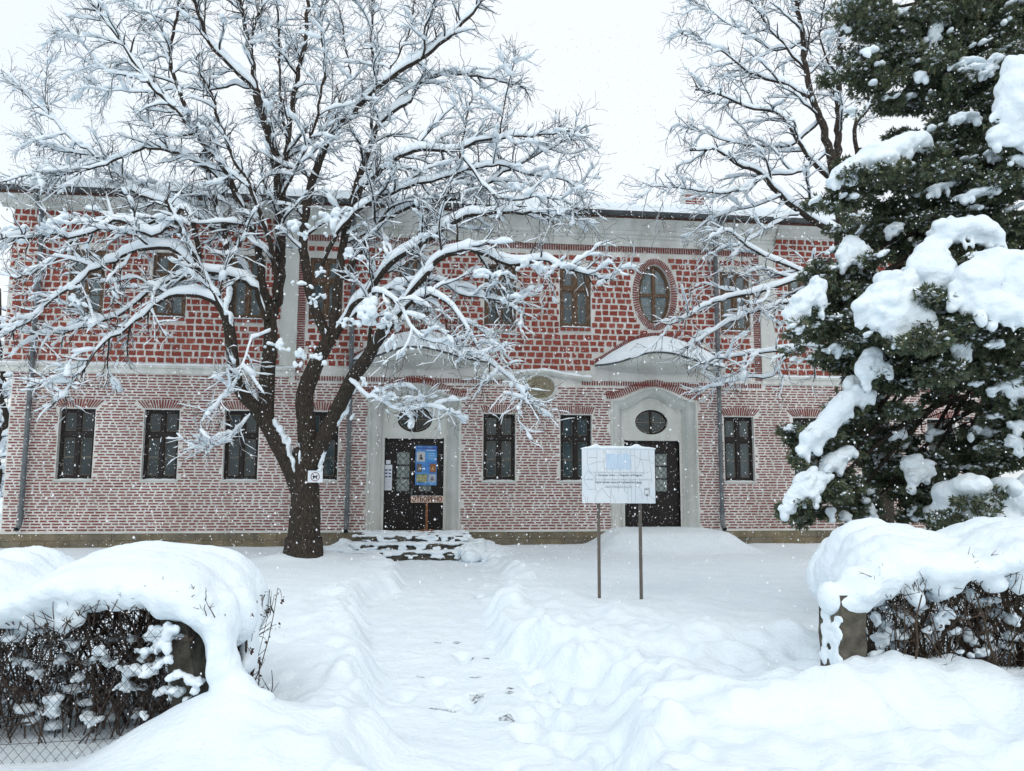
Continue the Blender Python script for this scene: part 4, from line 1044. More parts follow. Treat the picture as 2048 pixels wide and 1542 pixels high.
class Tree:
    def __init__(s, seed): s.g = np.random.default_rng(seed); s.B = {}; s.trunk = []; s.tips = []
    def put(s, lvl, P, Rr): s.B.setdefault((lvl, len(P)), []).append((P, Rr))
    def side(s, P, Rr, lvl, t0, spacing, Lf, upb=0.15, spread=1.0):
        g = s.g; seg = np.linalg.norm(np.diff(P, axis=0), axis=1); L = seg.sum(); cum = np.concatenate([[0], np.cumsum(seg)])
        x = t0 * L + spacing * g.random()
        while x < L:
            k = min(len(P) - 2, np.searchsorted(cum, x) - 1); k = max(k, 0); f = (x - cum[k]) / max(seg[k], 1e-6)
            p = P[k] * (1 - f) + P[k + 1] * f; d = (P[k + 1] - P[k]) / seg[k]; r = Rr[k] * (1 - f) + Rr[k + 1] * f
            q = g.normal(size=3); q -= d * (q @ d); q /= np.linalg.norm(q)
            an = g.uniform(0.55, 1.15); dd = d * math.cos(an) + q * math.sin(an) * spread + np.array([0, 0, upb]); dd /= np.linalg.norm(dd)
            LL = Lf(x / L) * g.uniform(0.6, 1.25)
            s.grow(p, dd, LL, min(r * 0.6, 0.012 + 0.014 * LL), lvl)
            x += spacing * g.uniform(0.5, 1.5)
    def grow(s, p, d, L, r, lvl):
        g = s.g; m = {2: 9, 3: 6, 4: 4}[lvl]; st = L / (m - 1); P = [p]; wob = {2: .16, 3: .17, 4: .2}[lvl]
        tr = {2: -0.035, 3: -0.03, 4: 0.0}[lvl]
        for i in range(m - 1):
            d = d + g.normal(size=3) * wob + np.array([0, 0, tr]); d = d / np.linalg.norm(d); P.append(P[-1] + d * st)
        P = np.array(P); Rr = np.linspace(r, max(r * .28, .0035), m); s.put(lvl, P, Rr)
        if lvl == 2: s.side(P, Rr, 3, 0.12, 0.155, lambda t: 0.66 * (1 - t * .5), 0.05); s.side(P, Rr, 4, 0.5, 0.10, lambda t: .26, 0.0)
        if lvl == 3: s.side(P, Rr, 4, 0.2, 0.105 * s.tw, lambda t: 0.29, 0.03); s.tips.append(P[-1])
    def build(s, root, name_pre='', snow=1.0, sides={0: 12, 1: 9, 2: 5, 3: 4, 4: 3}, th=1.0):
        tb, bb, tw, sn, cl = MB(), MB(), MB(), MB(), MB()
        for (lvl, m), L in s.B.items():
            P = np.array([a for a, b in L]); Rr = np.array([b for a, b in L])
            tgt = tb if lvl == 0 else (bb if lvl < 3 else tw)
            tubes(tgt, P, Rr, sides[lvl])
            T = np.gradient(P, axis=1); T /= np.linalg.norm(T, axis=2, keepdims=True) + 1e-9
            hz = np.hypot(T[..., 0], T[..., 1]); k = np.clip((hz - 0.16) / 0.5, 0, 1)
            keep = np.ones(len(P), bool)
            if lvl == 4: keep = s.g.random(len(P)) < 0.30
            if lvl == 3: keep = s.g.random(len(P)) < 0.80
            P, Rr, T, k = P[keep], Rr[keep], T[keep], k[keep]
            if lvl == 0: k = k * .55
            N = len(P)
            if not N: continue
            sd = np.cross(T, [0, 0, 1.0]); sd /= np.linalg.norm(sd, axis=2, keepdims=True) + 1e-6
            hn = 1 + (0.20 if lvl < 2 else .32) * s.g.normal(size=(N, m)).clip(-1.6, 1.8)
            if m > 9: hn = 0.6 * hn + 0.4 * np.roll(hn, 1, 1)
            xs_ = {0: .0, 1: .024, 2: .016, 3: .007, 4: .004}[lvl] * snow * th; hs_ = {0: .05, 1: .115, 2: .055, 3: .019, 4: .010}[lvl] * snow * th
            wv = (Rr * 0.92 + xs_) * k ** .5 * (0.85 + .15 * hn); hv = (np.minimum(Rr, .09) * 0.95 + hs_) * k * hn
            env = np.ones(m); env[0] = .6; env[-1] = .15
            if m <= 6: env[-1] = .3
            if lvl == 1:
                q_ = .35 + .65 * np.clip(Rr / .055, 0, 1); wv, hv = wv * q_, hv * q_
            wv = wv * env; hv = hv * env
            prof = [(-1, -.12), (-.85, .42), (-.35, .92), (.35, .95), (.85, .45), (1, -.12)] if lvl < 3 else [(-1, -.1), (0, 1.0), (1, -.1)]
            base = P + np.array([0, 0, 1.0]) * (Rr * 0.45)[..., None]
            V = np.stack([base + sd * (a * wv)[..., None] + np.array([0, 0, 1.0]) * (b * hv)[..., None] for a, b in prof], 2)
            kk = len(prof); f = grid_faces(m, kk, wrap_v=True)
            sn.add(V.reshape(-1, 3), (f[None] + (np.arange(N) * m * kk)[:, None, None]).reshape(-1, 4))
        # clumps caught where twigs cross
        g = s.g; C = []; S = []
        for lvl, m, fr, a, b in ((1, None, .35, .04, .09), (2, 9, 1.5, .03, .075), (3, 6, .32, .018, .045)):
            for (l2, m2), L in s.B.items():
                if l2 != lvl: continue
                for P, Rr in L:
                    n = g.poisson(fr * (len(P) / 9 if lvl == 1 else 1))
                    for q in range(n):
                        i = g.integers(1, len(P) - 1); d = P[i + 1 if i + 1 < len(P) else i] - P[i - 1]; hz = np.hypot(d[0], d[1]) / (np.linalg.norm(d) + 1e-9)
                        if hz < .5: continue
                        r = g.uniform(a, b) * snow; C.append((P[i] + [0, 0, Rr[i] * .6 + r * .35], d / np.linalg.norm(d), r))
        V0, T0 = ICO1
        for c, d, r in C:
            n = 1 + .3 * vn3(V0 * 1.2 + g.random(3) * 20); W = V0 * n[:, None] * r; st = g.uniform(1.0, 2.6)
            W = W + np.outer(W @ d, d) * st; W[:, 2] *= .65; cl.add(W + c, None, T0)
        if tb.n: tb.obj('trunk', BARK, root, smooth=True)
        if bb.n: bb.obj('branches', BARK, root, smooth=True)
        tw.obj('twigs', TWIG, root); o = sn.obj('snow_load', SNOWB, root, smooth=True); tag(cl.obj('snow_clumps', SNOWB, root, smooth=True), kind='stuff')
        # dry bracts left hanging
        if s.tips:
            tp = np.array(s.tips); n = min(len(tp), s.nb); idx = g.choice(len(tp), n, replace=False); mb = MB()
            c = tp[idx] + g.normal(size=(n, 3)) * .05; a = g.normal(size=(n, 3)); a[:, 2] -= 1.2; a /= np.linalg.norm(a, axis=1, keepdims=True)
            b = np.cross(a, g.normal(size=(n, 3))); b /= np.linalg.norm(b, axis=1, keepdims=True)
            l = g.uniform(.02, .05, n)[:, None]; w_ = l * .28
            V = np.stack([c, c + a * l * .5 + b * w_, c + a * l, c + a * l * .5 - b * w_], 1).reshape(-1, 3)
            mb.add(V, np.arange(4 * n).reshape(-1, 4)); mb.obj('dry_bracts', BRACT, root)
        return o

# limbs: (photo trace, radii at start/end in metres, depth start/end, level)
BIG = [
 # trunk and forks
 ([(606, 1125), (607, 1085), (610, 1040), (611, 985), (612, 935), (612, 895)], .355, .25, 0, 0, 0),
 ([(607, 1000), (590, 955), (570, 912), (552, 878), (535, 846), (520, 825)], .20, .17, 0, -.15, 0),
 ([(535, 848), (512, 815), (488, 792), (472, 760), (466, 720), (461, 672), (455, 640)], .14, .115, -.1, -.5, 0),
 ([(532, 846), (532, 800), (535, 745), (541, 690), (540, 640), (534, 600)], .175, .13, -.1, .3, 0),
 ([(612, 960), (617, 910), (613, 850), (609, 795), (622, 752), (641, 710), (660, 676)], .235, .14, 0, .1, 0),
 ([(616, 950), (640, 895), (660, 848), (684, 800), (706, 755), (733, 718), (758, 675), (786, 636)], .17, .12, .0, -.9, 0),
 # left side limbs
 ([(455, 642), (436, 605), (420, 575), (404, 550), (392, 510), (370, 470), (350, 438), (330, 400)], .085, .03, -.5, -1.2, 1),
 ([(455, 645), (463, 600), (460, 541), (455, 500), (448, 460), (430, 400), (417, 342), (410, 290)], .085, .03, -.5, .5, 1),
 ([(536, 640), (520, 600), (508, 575), (482, 558), (457, 552), (425, 545), (396, 542), (355, 550), (305, 578), (254, 621), (203, 644), (150, 662), (112, 669), (60, 668)], .062, .015, .0, -1.6, 1),
 ([(440, 615), (429, 603), (394, 590), (355, 588), (317, 603), (279, 636), (241, 664), (203, 687), (165, 738), (142, 768), (100, 815)], .06, .014, -.5, -2.2, 1),
 ([(404, 550), (381, 527), (343, 496), (292, 494), (254, 507), (216, 527), (178, 547), (150, 568), (102, 603), (51, 646), (0, 674), (-40, 690)], .06, .014, -.7, -2.5, 1),
 ([(400, 520), (376, 425), (340, 430), (292, 446), (223, 443), (178, 453), (142, 486), (112, 517), (84, 537), (30, 560)], .05, .014, -.5, 1.0, 1),
 ([(534, 605), (523, 560), (513, 478), (492, 427), (472, 383), (441, 328), (403, 284), (376, 246), (328, 198), (297, 164), (270, 126), (239, 79), (191, 17), (170, -20)], .085, .02, .2, -.6, 1),
 ([(472, 383), (424, 342), (376, 314), (325, 297), (290, 297), (250, 310), (212, 328), (150, 345), (90, 350)], .055, .014, .2, .9, 1),
 ([(376, 240), (362, 191), (342, 137), (342, 85), (355, 20), (360, -30)], .05, .02, .1, .5, 1),
 ([(342, 132), (318, 85), (277, 20), (262, -20)], .035, .015, .2, 1, 1),
 ([(430, 460), (380, 425), (321, 403), (267, 383), (239, 349), (205, 321), (171, 308), (120, 300), (70, 290)], .055, .012, .5, 1.8, 1),
 ([(205, 321), (170, 296), (137, 273), (103, 232), (68, 205), (44, 178), (7, 154)], .032, .012, 1.2, 1.8, 1),
 ([(92, 225), (92, 180), (96, 113)], .014, .006, 1.6, 1.7, 2),
 ([(205, 321), (160, 335), (110, 345), (60, 350), (0, 365)], .025, .010, 1.2, .2, 1),
 ([(350, 450), (300, 470), (240, 440), (170, 470), (100, 470), (40, 475), (-20, 470)], .045, .016, -1.0, -3.2, 1),
 ([(505, 570), (480, 520), (440, 470), (400, 430), (350, 400), (290, 372), (230, 350)], .05, .014, .3, 2.0, 1),
 # vertical leaders
 ([(540, 645), (556, 590), (560, 513), (560, 410), (553, 325), (533, 256), (513, 181)], .12, .075, .3, .5, 1),
 ([(513, 185), (495, 165), (468, 137), (424, 92), (403, 44), (386, 0), (375, -40)], .062, .03, .5, -.3, 1),
 ([(514, 185), (509, 154), (502, 102), (492, 68), (482, 0), (478, -40)], .062, .03, .5, .9, 1),
 ([(502, 100), (513, 41), (530, 10)], .03, .02, .8, .9, 1),
 ([(562, 420), (567, 359), (577, 273), (588, 191), (601, 130), (612, 75), (615, 0), (618, -40)], .07, .03, .4, 1.3, 1),
 ([(577, 290), (566, 230), (560, 171), (557, 34), (550, -20)], .032, .018, .7, 1.8, 1),
 ([(551, 600), (550, 540), (538, 480), (520, 430), (500, 370), (470, 320), (440, 250), (420, 180), (390, 120)], .06, .02, .2, -1.0, 1),
 # centre-right limbs
 ([(660, 680), (640, 640), (622, 590), (610, 520), (608, 450), (618, 380), (644, 308), (668, 260), (709, 219), (750, 181), (791, 147), (846, 113), (890, 79), (925, 44), (962, 3), (985, -25)], .11, .03, .1, .9, 1),
 ([(665, 672), (670, 620), (680, 540), (690, 470), (706, 400), (726, 328), (747, 273), (771, 232), (819, 202), (839, 167), (887, 147), (950, 150), (1010, 165), (1060, 178)], .10, .015, .1, 1.8, 1),
 ([(700, 420), (716, 386), (750, 349), (791, 318), (839, 301), (918, 299), (959, 280), (1027, 273), (1085, 270), (1140, 262)], .065, .014, .5, -.8, 1),
 ([(747, 273), (744, 239), (750, 137), (743, 85), (747, 0), (747, -30)], .04, .018, .9, 1.6, 1),
 ([(668, 676), (700, 620), (732, 588), (780, 530), (840, 490), (884, 458), (940, 430), (990, 425), (1060, 425), (1113, 430), (1164, 430)], .09, .016, .1, -1.4, 1),
 ([(690, 560), (720, 500), (754, 448), (791, 427), (839, 407), (890, 400), (942, 386), (1010, 342), (1078, 308), (1130, 280), (1174, 250)], .07, .014, .3, .9, 1),
 ([(786, 638), (815, 600), (840, 560), (875, 520), (920, 500), (960, 505), (1016, 530), (1059, 524), (1092, 519), (1118, 535), (1160, 545), (1214, 562)], .075, .016, -.9, -2.6, 1),
 ([(770, 655), (800, 625), (830, 600), (860, 590), (900, 610), (930, 650), (960, 700), (1000, 740), (1030, 765), (1048, 795), (1060, 812)], .05, .010, -.9, -3.0, 1),
 ([(733, 720), (740, 660), (752, 610), (748, 585), (790, 600), (820, 650), (850, 680), (900, 690), (960, 720)], .04, .010, -.6, -2.6, 1),
 ([(700, 760), (730, 790), (760, 800), (800, 820), (850, 815), (900, 822)], .018, .006, -.6, -2.0, 2),
 ([(700, 640), (740, 600), (800, 570), (870, 560), (930, 590), (1000, 600), (1050, 630)], .045, .012, .0, -1.8, 1),
 ([(640, 540), (680, 460), (730, 410), (800, 380), (870, 360), (940, 340), (1000, 330), (1060, 350), (1130, 360), (1180, 395)], .05, .012, .2, -.4, 1),
 ([(835, 470), (880, 400), (915, 330), (930, 250), (945, 190)], .03, .010, -.3, .3, 1),
 ([(918, 299), (960, 360), (985, 385), (1010, 400), (1060, 395), (1120, 400), (1180, 430)], .03, .010, -.4, -1.3, 1),
 ([(1000, 275), (1005, 225), (1030, 120), (1028, 100)], .02, .006, -.5, -.4, 2),
 ([(540, 660), (500, 690), (470, 770), (440, 800), (400, 850)], .02, .006, -.2, -1.8, 2),
 ([(500, 830), (460, 880), (420, 890), (370, 900)], .014, .005, -.2, -1.6, 2),
 ([(553, 330), (600, 300), (640, 270), (668, 200), (700, 150), (690, 90), (680, 20)], .03, .012, .5, 1.8, 1),
 ([(560, 400), (590, 340), (620, 280), (640, 200), (650, 120), (640, 40), (650, -20)], .035, .014, .3, -.9, 1),
 ([(750, 181), (790, 120), (820, 60), (830, 0)], .025, .012, .5, 1.0, 1),
 ([(846, 113), (850, 60), (870, 0), (880, -30)], .025, .012, .6, -.4, 1),
 ([(513, 181), (470, 170), (420, 180), (370, 175), (300, 185), (230, 180), (160, 170)], .03, .010, .5, 2.2, 1),
 ([(297, 164), (250, 150), (200, 130), (150, 70), (115, 65)], .022, .008, -.4, .3, 1),
]
def plant(T, spec, Z0, maxd, snow=1.0):
    for pts, r0, r1, d0, d1, lvl in spec:
        n = len(pts); P3 = []
        for i, (x, y) in enumerate(pts):
            P3.append(at(x, y, Z0 + d0 + (d1 - d0) * (i / (n - 1)) ** 1.2))
        L = sum(np.linalg.norm(np.subtract(P3[i + 1], P3[i])) for i in range(n - 1))
        m = max(8, int(L / (0.16 if lvl else .12))); P = catmull(P3, m)
        t = np.linspace(0, 1, m); r0, r1 = (r0 * .98, r1 * 1.15) if lvl else (r0 * .94, r1 * .94); Rr = r0 + (r1 - r0) * t ** .95
        if lvl == 0: Rr = Rr * (1 + .05 * vn(t * 9, r0 * 90))
        else: P[1:-1] += T.g.normal(size=(m - 2, 3)) * .014
        T.put(lvl, P, Rr)
        if lvl >= 1:
            sp0 = T.sp
            if Z0 > 15.3 and pts[0][1] > 420: T.sp = sp0 * 1.8
            T.side(P, Rr, 2, 0.18 if L > 2.5 else .1, 0.29 * T.sp, lambda t: min(1.35, .4 + L * .23) * (1 - .5 * t), 0.10)
            T.side(P, Rr, 3, 0.3, 0.30 * T.sp, lambda t: .42, 0.1)
            T.side(P[-6:], Rr[-6:], 3, 0.0, 0.08, lambda t: .4, 0.0)
            T.sp = sp0
bs = at(606, 1112, TZ)
LT = empty('linden_tree', (0, 0, 0), 0, 'large bare snow laden linden with spreading limbs before the left of the school', 'tree')
T = Tree(11); T.tw = 1.08; T.sp = 1.1; T.nb = 2600
plant(T, BIG, TZ, 3)
# root flare
P = np.array([at(606, 1135, TZ), at(606, 1118, TZ), at(607, 1098, TZ), at(608, 1075, TZ)]); T.put(0, catmull(P, 8), np.linspace(.43, .35, 8))
T.build(LT, snow=1.12)
E = []
for (px, py, rx, ry, tl_, Z) in [(690, 800, 14, 30, -.5, 14.75), (678, 830, 16, 24, -.4, 14.8), (660, 852, 14, 16, -.3, 14.85), (650, 880, 7, 22, -.1, 14.88), (645, 915, 6, 20, -.3, 14.9), (640, 950, 4, 14, -.1, 14.85), (705, 770, 10, 26, -.5, 14.7),
        (578, 900, 7, 24, .25, 14.88), (588, 930, 5, 16, .2, 14.85), (566, 872, 8, 16, .5, 14.85), (553, 850, 8, 12, .6, 14.83), (508, 792, 12, 14, .5, 14.9), (515, 808, 8, 12, .3, 14.88), (495, 775, 6, 14, .3, 14.85), (601, 915, 4, 18, 0, 14.83),
        (452, 612, 8, 18, 0, 14.45), (458, 585, 7, 16, 0, 14.45), (462, 636, 5, 12, 0, 14.42)]:
    Z += .07; rx *= .62; ry *= 1.25; k = Z / F; c = at(px, py, Z); E.append((c, (rx * k, .10, ry * k), tl_))
    for q in range(7): E.append((at(px + rng.normal() * rx * .6, py + rng.normal() * ry * .6, Z + rng.uniform(-.04, .04)), (rx * k * .4, .06, ry * k * .3), tl_))
tag(snow_mass('fork_snow', E, .016, LT, disp=.014, dscale=12, smooth=3, disp2=.004), kind='stuff')
E = []
for (px, py, rx, ry, Z) in [(742, 612, 26, 26, 13.2), (765, 640, 22, 18, 13.2), (725, 635, 20, 16, 13.2), (700, 645, 22, 10, 13.3), (780, 690, 14, 22, 13.0), (800, 705, 14, 10, 13.0), (650, 432, 24, 14, 14.2), (672, 428, 20, 12, 14.2), (660, 455, 12, 14, 14.2), (590, 450, 22, 16, 14.3), (606, 470, 10, 12, 14.3),
        (595, 710, 14, 18, 13.6), (628, 705, 14, 14, 13.6), (560, 690, 12, 12, 14.0), (625, 600, 10, 12, 13.5), (640, 590, 12, 8, 13.5), (700, 510, 20, 12, 14.0), (770, 500, 8, 16, 13.8), (540, 690, 18, 8, 14.0), (120, 440, 30, 12, 12.8), (95, 452, 20, 8, 12.8), (40, 455, 24, 12, 12.6),
        (148, 598, 18, 14, 13.0), (150, 570, 14, 8, 13.0), (30, 475, 18, 14, 12.5), (600, 565, 16, 6, 13.4), (640, 545, 10, 8, 13.4), (1030, 370, 26, 12, 14.2), (1055, 385, 14, 12, 14.2), (780, 330, 16, 10, 14.5), (960, 545, 30, 8, 12.8), (1010, 548, 24, 8, 12.6), (1060, 525, 22, 9, 12.5), (1085, 535, 14, 12, 12.5), (1140, 530, 24, 6, 12.5), (1205, 562, 14, 7, 12.4), (1010, 595, 10, 10, 12.6), (1030, 590, 12, 8, 12.6), (730, 760, 8, 12, 12.9), (755, 775, 6, 12, 12.9), (860, 470, 16, 8, 14.0), (900, 450, 14, 10, 14.0), (1130, 435, 20, 10, 13.9), (1175, 440, 12, 12, 13.9), (340, 440, 30, 10, 14.0), (830, 690, 12, 10, 12.9)]:
    k = Z / F
    for q in range(9):
        a = rng.normal() * .55; b = rng.normal() * .5; E.append((at(px + a * rx, py + b * ry + abs(a) * ry * .5, Z + rng.normal() * .06), (max(3.2, rx * rng.uniform(.2, .5)) * k, max(3, rx * .35) * k, max(2.6, ry * rng.uniform(.22, .5)) * k), -a * .6 + rng.uniform(-.2, .2)))
tag(snow_mass('bough_snow', E, .018, LT, disp=.020, dscale=8, smooth=4, disp2=.004), kind='stuff')
def move_origin(root, p):
    p = Vector(p); root.location = p
    for c in root.children: c.location = c.location - p
move_origin(LT, (bs[0], TZ, .2))

T2 = [
 ([(1755, 1090), (1757, 1000), (1755, 920), (1745, 820), (1730, 720), (1712, 620), (1698, 540), (1688, 465)], .32, .21, 0, 0, 0),
 ([(1688, 470), (1686, 440), (1678, 400), (1668, 345), (1660, 301)], .17, .10, 0, -.2, 0),
 ([(1690, 475), (1704, 420), (1712, 360), (1720, 300)], .15, .09, 0, .4, 0),
 ([(1660, 305), (1645, 247), (1627, 203), (1613, 145), (1605, 84), (1594, 0), (1590, -30)], .085, .035, -.2, .2, 1),
 ([(1668, 350), (1676, 290), (1678, 240), (1678, 163), (1682, 91), (1685, 0), (1687, -30)], .085, .035, 0, .8, 1),
 ([(1684, 470), (1671, 465), (1609, 428), (1562, 392), (1518, 345), (1480, 330), (1430, 300), (1380, 300)], .095, .012, 0, -1.2, 1),
 ([(1672, 370), (1640, 340), (1616, 316), (1587, 265), (1554, 225), (1500, 215), (1440, 190), (1390, 180)], .06, .012, 0, -1.0, 1),
 ([(1622, 195), (1565, 167), (1500, 145), (1450, 105), (1400, 80), (1360, 65)], .045, .010, -.1, .8, 1),
 ([(1612, 140), (1560, 80), (1520, 30), (1490, -10)], .035, .014, 0, .4, 1),
 ([(1680, 160), (1650, 110), (1640, 50), (1650, 0)], .025, .012, .5, -.3, 1),
 ([(1715, 330), (1711, 254), (1736, 218), (1783, 174), (1816, 149), (1860, 130)], .05, .02, .4, .0, 1),
 ([(1736, 218), (1740, 150), (1760, 80), (1770, 0)], .03, .012, .3, .8, 1),
 ([(1690, 640), (1640, 565), (1596, 558), (1532, 578), (1456, 595), (1420, 608), (1380, 628), (1340, 650)], .055, .010, -.4, -2.2, 1),
 ([(1700, 640), (1650, 600), (1593, 603), (1532, 616), (1469, 641), (1405, 677), (1370, 695)], .045, .010, -.3, -1.9, 1),
 ([(1735, 700), (1705, 667), (1659, 667), (1621, 679), (1583, 697), (1507, 707), (1450, 715), (1400, 728)], .05, .010, -.4, -2.2, 1),
 ([(1650, 668), (1610, 690), (1570, 717), (1545, 753), (1500, 755), (1443, 768), (1390, 785)], .035, .008, -.8, -1.6, 1),
 ([(1690, 580), (1650, 560), (1596, 542), (1532, 512), (1480, 480), (1456, 461), (1430, 470)], .045, .008, -.3, -1.7, 1),
 ([(1660, 300), (1600, 345), (1540, 350), (1480, 380), (1420, 385), (1350, 375), (1300, 372)], .035, .008, -.1, -1.8, 1),
 ([(1640, 240), (1580, 290), (1510, 290), (1450, 280), (1400, 262), (1350, 250)], .035, .008, 0, 1.2, 1),
 ([(1600, 425), (1560, 440), (1500, 480), (1440, 500), (1400, 520)], .025, .007, -.3, -1.2, 1),
 ([(1562, 392), (1500, 415), (1440, 430), (1380, 470)], .022, .007, -.6, .3, 1),
 ([(1605, 84), (1550, 100), (1480, 60), (1430, 30), (1390, 5)], .025, .008, .1, 1.0, 1),
 ([(1760, 80), (1820, 40), (1860, 0), (1900, -20)], .022, .01, .5, 1.0, 1),
 ([(1740, 170), (1800, 110), (1850, 60), (1880, 10)], .022, .01, .2, 1.2, 1),
]
LT2 = empty('linden_tree', (0, 0, 0), 0, 'bare snowy linden behind the evergreen at the right end of the school', 'tree')
T = Tree(23); T.tw = 1.25; T.sp = 1.22; T.nb = 900
plant(T, T2, 15.6, 3); T.build(LT2)
q = at(1755, 1090, 15.6); move_origin(LT2, (q[0], 15.6, .2))

# trees past the left corner of the school
def far_tree(name, label, x, y, h, seed, snow=1.5):
    root = empty(name, (x, y, 0), 0, label, 'tree', 'snowy trees past the left corner of the school')
    T = Tree(seed); T.tw = 2.5; T.sp = 2.2; T.nb = 60; g = T.g
    base = np.array([0, 0, 0.]); P = np.array([base + [g.normal() * .04 * i, g.normal() * .04 * i, h * i / 9] for i in range(10)])
    T.put(0, P, np.linspace(.17, .03, 10))
    for i in range(26):
        z = h * (.12 + .82 * i / 26); a = i * 2.4; L = (1.9 - 1.4 * i / 26) * g.uniform(.8, 1.2); d = np.array([math.cos(a), math.sin(a), .35])
        Q = [np.array([0, 0, z])]
        for j in range(7): d = d + g.normal(size=3) * .1 + [0, 0, -.05]; d /= np.linalg.norm(d); Q.append(Q[-1] + d * L / 7)
        Q = np.array(Q); T.put(1, Q, np.linspace(.045, .01, 8)); T.side(Q, np.linspace(.045, .01, 8), 2, .1, .3, lambda t: .8 * (1 - .4 * t))
    T.build(root, snow=snow, sides={0: 8, 1: 5, 2: 4, 3: 3, 4: 3})
far_tree('deciduous_tree', 'tall thin snowy tree past the left corner of the school, nearest the wall', -17.6, 26.5, 8.2, 5)
far_tree('deciduous_tree', 'low dense snowy tree half out of view beyond the left corner', -20.5, 30, 6.0, 6, 1.9)
# ------------------------------------------------------------------ evergreen at the right
CT = empty('conifer_tree', (0, 0, 0), 0, 'big dark green evergreen with drooping boughs under heavy snow pads at the right', 'tree')
TRX = at(2150, 900, 9.6); tx, ty = TRX[0], 9.6
def trk(z): return np.array([tx + .02 * z, ty, z])
# boughs: tip (px, py), depth, spread radius px, root height offset, density
BO = [
 (1598, 1022, 8.4, 34, 1.0), (1630, 990, 8.5, 48, 1.3), (1660, 950, 8.6, 50, 1.5), (1700, 1000, 8.8, 50, 1.1), (1740, 1010, 9.0, 45, .9),
 (1625, 915, 8.6, 34, 1.5), (1640, 880, 8.7, 55, 1.7), (1690, 840, 8.8, 60, 1.7), (1740, 800, 8.9, 60, 1.6), (1735, 880, 9.3, 50, 1.4),
 (1612, 660, 8.2, 30, .9), (1640, 640, 8.3, 50, .9), (1690, 620, 8.5, 55, .8), (1700, 545, 8.7, 55, .6), (1660, 560, 8.5, 45, .7),
 (1690, 700, 8.8, 60, .9), (1740, 680, 8.3, 60, .9), (1800, 665, 7.8, 75, .8), (1850, 640, 7.7, 75, .6), (1780, 740, 8.6, 65, 1.1), (1730, 745, 8.9, 50, 1.1),
 (1680, 400, 8.4, 45, .4), (1740, 370, 8.4, 60, .4), (1800, 350, 8.4, 60, .3), (1860, 340, 8.5, 60, .3), (1700, 390, 8.5, 45, .4),
 (1740, 150, 8.8, 60, .1), (1720, 60, 9.0, 60, .0), (1780, 90, 9.0, 70, .0), (1840, 150, 8.9, 70, .0), (1760, 20, 9.2, 60, 0), (1830, 60, 9.0, 60, 0), (1850, 200, 9.0, 60, .1), (1780, 200, 9.0, 35, .1),
 (1900, 100, 9.0, 75, 0), (1960, 60, 9.0, 80, 0), (2030, 40, 8.8, 80, 0), (1920, 20, 9.3, 80, 0), (2000, 150, 8.8, 75, 0), (1930, 180, 9.0, 75, 0),
 (1910, 270, 8.8, 75, .1), (1970, 250, 8.8, 75, 0), (1900, 340, 8.9, 70, .2), (1960, 350, 8.6, 80, .2), (2030, 350, 8.2, 80, .1), (1850, 410, 8.9, 70, .3), (1910, 420, 8.8, 75, .3), (1780, 430, 9.0, 60, .4), (1980, 420, 8.5, 75, .2),
 (1740, 470, 9.1, 50, .5), (1800, 500, 9.0, 60, .5), (2040, 460, 8.3, 60, .1),
 (1860, 560, 8.0, 75, .4), (1920, 600, 7.8, 80, .4), (1980, 660, 7.7, 85, .4), (2040, 640, 7.6, 80, .2), (1940, 540, 8.0, 70, .3), (1870, 690, 8.2, 80, .8), (1930, 720, 8.4, 80, .7), (2000, 740, 8.2, 85, .5), (2050, 760, 8.0, 80, .3),
 (1830, 740, 8.9, 60, .9), (2010, 830, 8.4, 70, .6), (2045, 880, 8.3, 60, .5), (1990, 900, 8.7, 55, .7), (1790, 900, 9.2, 50, 1.2),
 (1850, 940, 9.0, 48, 1.1), (1810, 960, 9.2, 50, 1.2), (1890, 960, 9.0, 55, 1.0), (1870, 1000, 9.0, 45, .9), (1940, 920, 9.0, 50, .9), (1760, 950, 9.4, 45, 1.1), (1840, 1030, 9.0, 30, .8),
]
g = np.random.default_rng(5); LP = []; C = []; Rr_ = []
fol_c, fol_r = [], []
for (px, py, Z, rad, up_) in BO:
    p = at(px, py, Z); r = rad * Z / F
    base = trk(p[2] + up_ * 1.3 + .2); mid = (p + base) / 2 + np.array([-.15, -.1, .12 + up_ * .32]); L = catmull([base, mid, p], 12)
    LP.append(L)
    for k in range(7):      # each bough is a cluster of flattened drooping plates
        c = p + g.normal(size=3) * np.array([r * .46, r * .6, r * .36]); fol_c.append(c); fol_r.append(r * g.uniform(.38, .62))
    for k in range(2):
        t = g.integers(6, 11); c = L[t] + g.normal(size=3) * r * .3; fol_c.append(c); fol_r.append(r * g.uniform(.3, .45))
mb = MB(); tubes(mb, np.array([trk(z) for z in np.linspace(-.1, 11, 14)]), np.linspace(.30, .10, 14), 12); mb.obj('trunk', BARK, CT, smooth=True)
mb = MB()
for L in LP: tubes(mb, L, np.linspace(.05, .012, len(L)), 6)
for k in range(150):        # bare inner twigs
    L = LP[g.integers(0, len(LP))]; i = g.integers(2, 10); d = (L[i] - L[i - 1]); d = d / np.linalg.norm(d) + g.normal(size=3) * .5 + [0, 0, -.35]; d /= np.linalg.norm(d); P = [L[i]]
    for j in range(5): d = d + g.normal(size=3) * .15; d /= np.linalg.norm(d); P.append(P[-1] + d * .14)
    tubes(mb, np.array(P), np.linspace(.010, .003, 6), 4)
mb.obj('branches', BARK, CT, smooth=True)
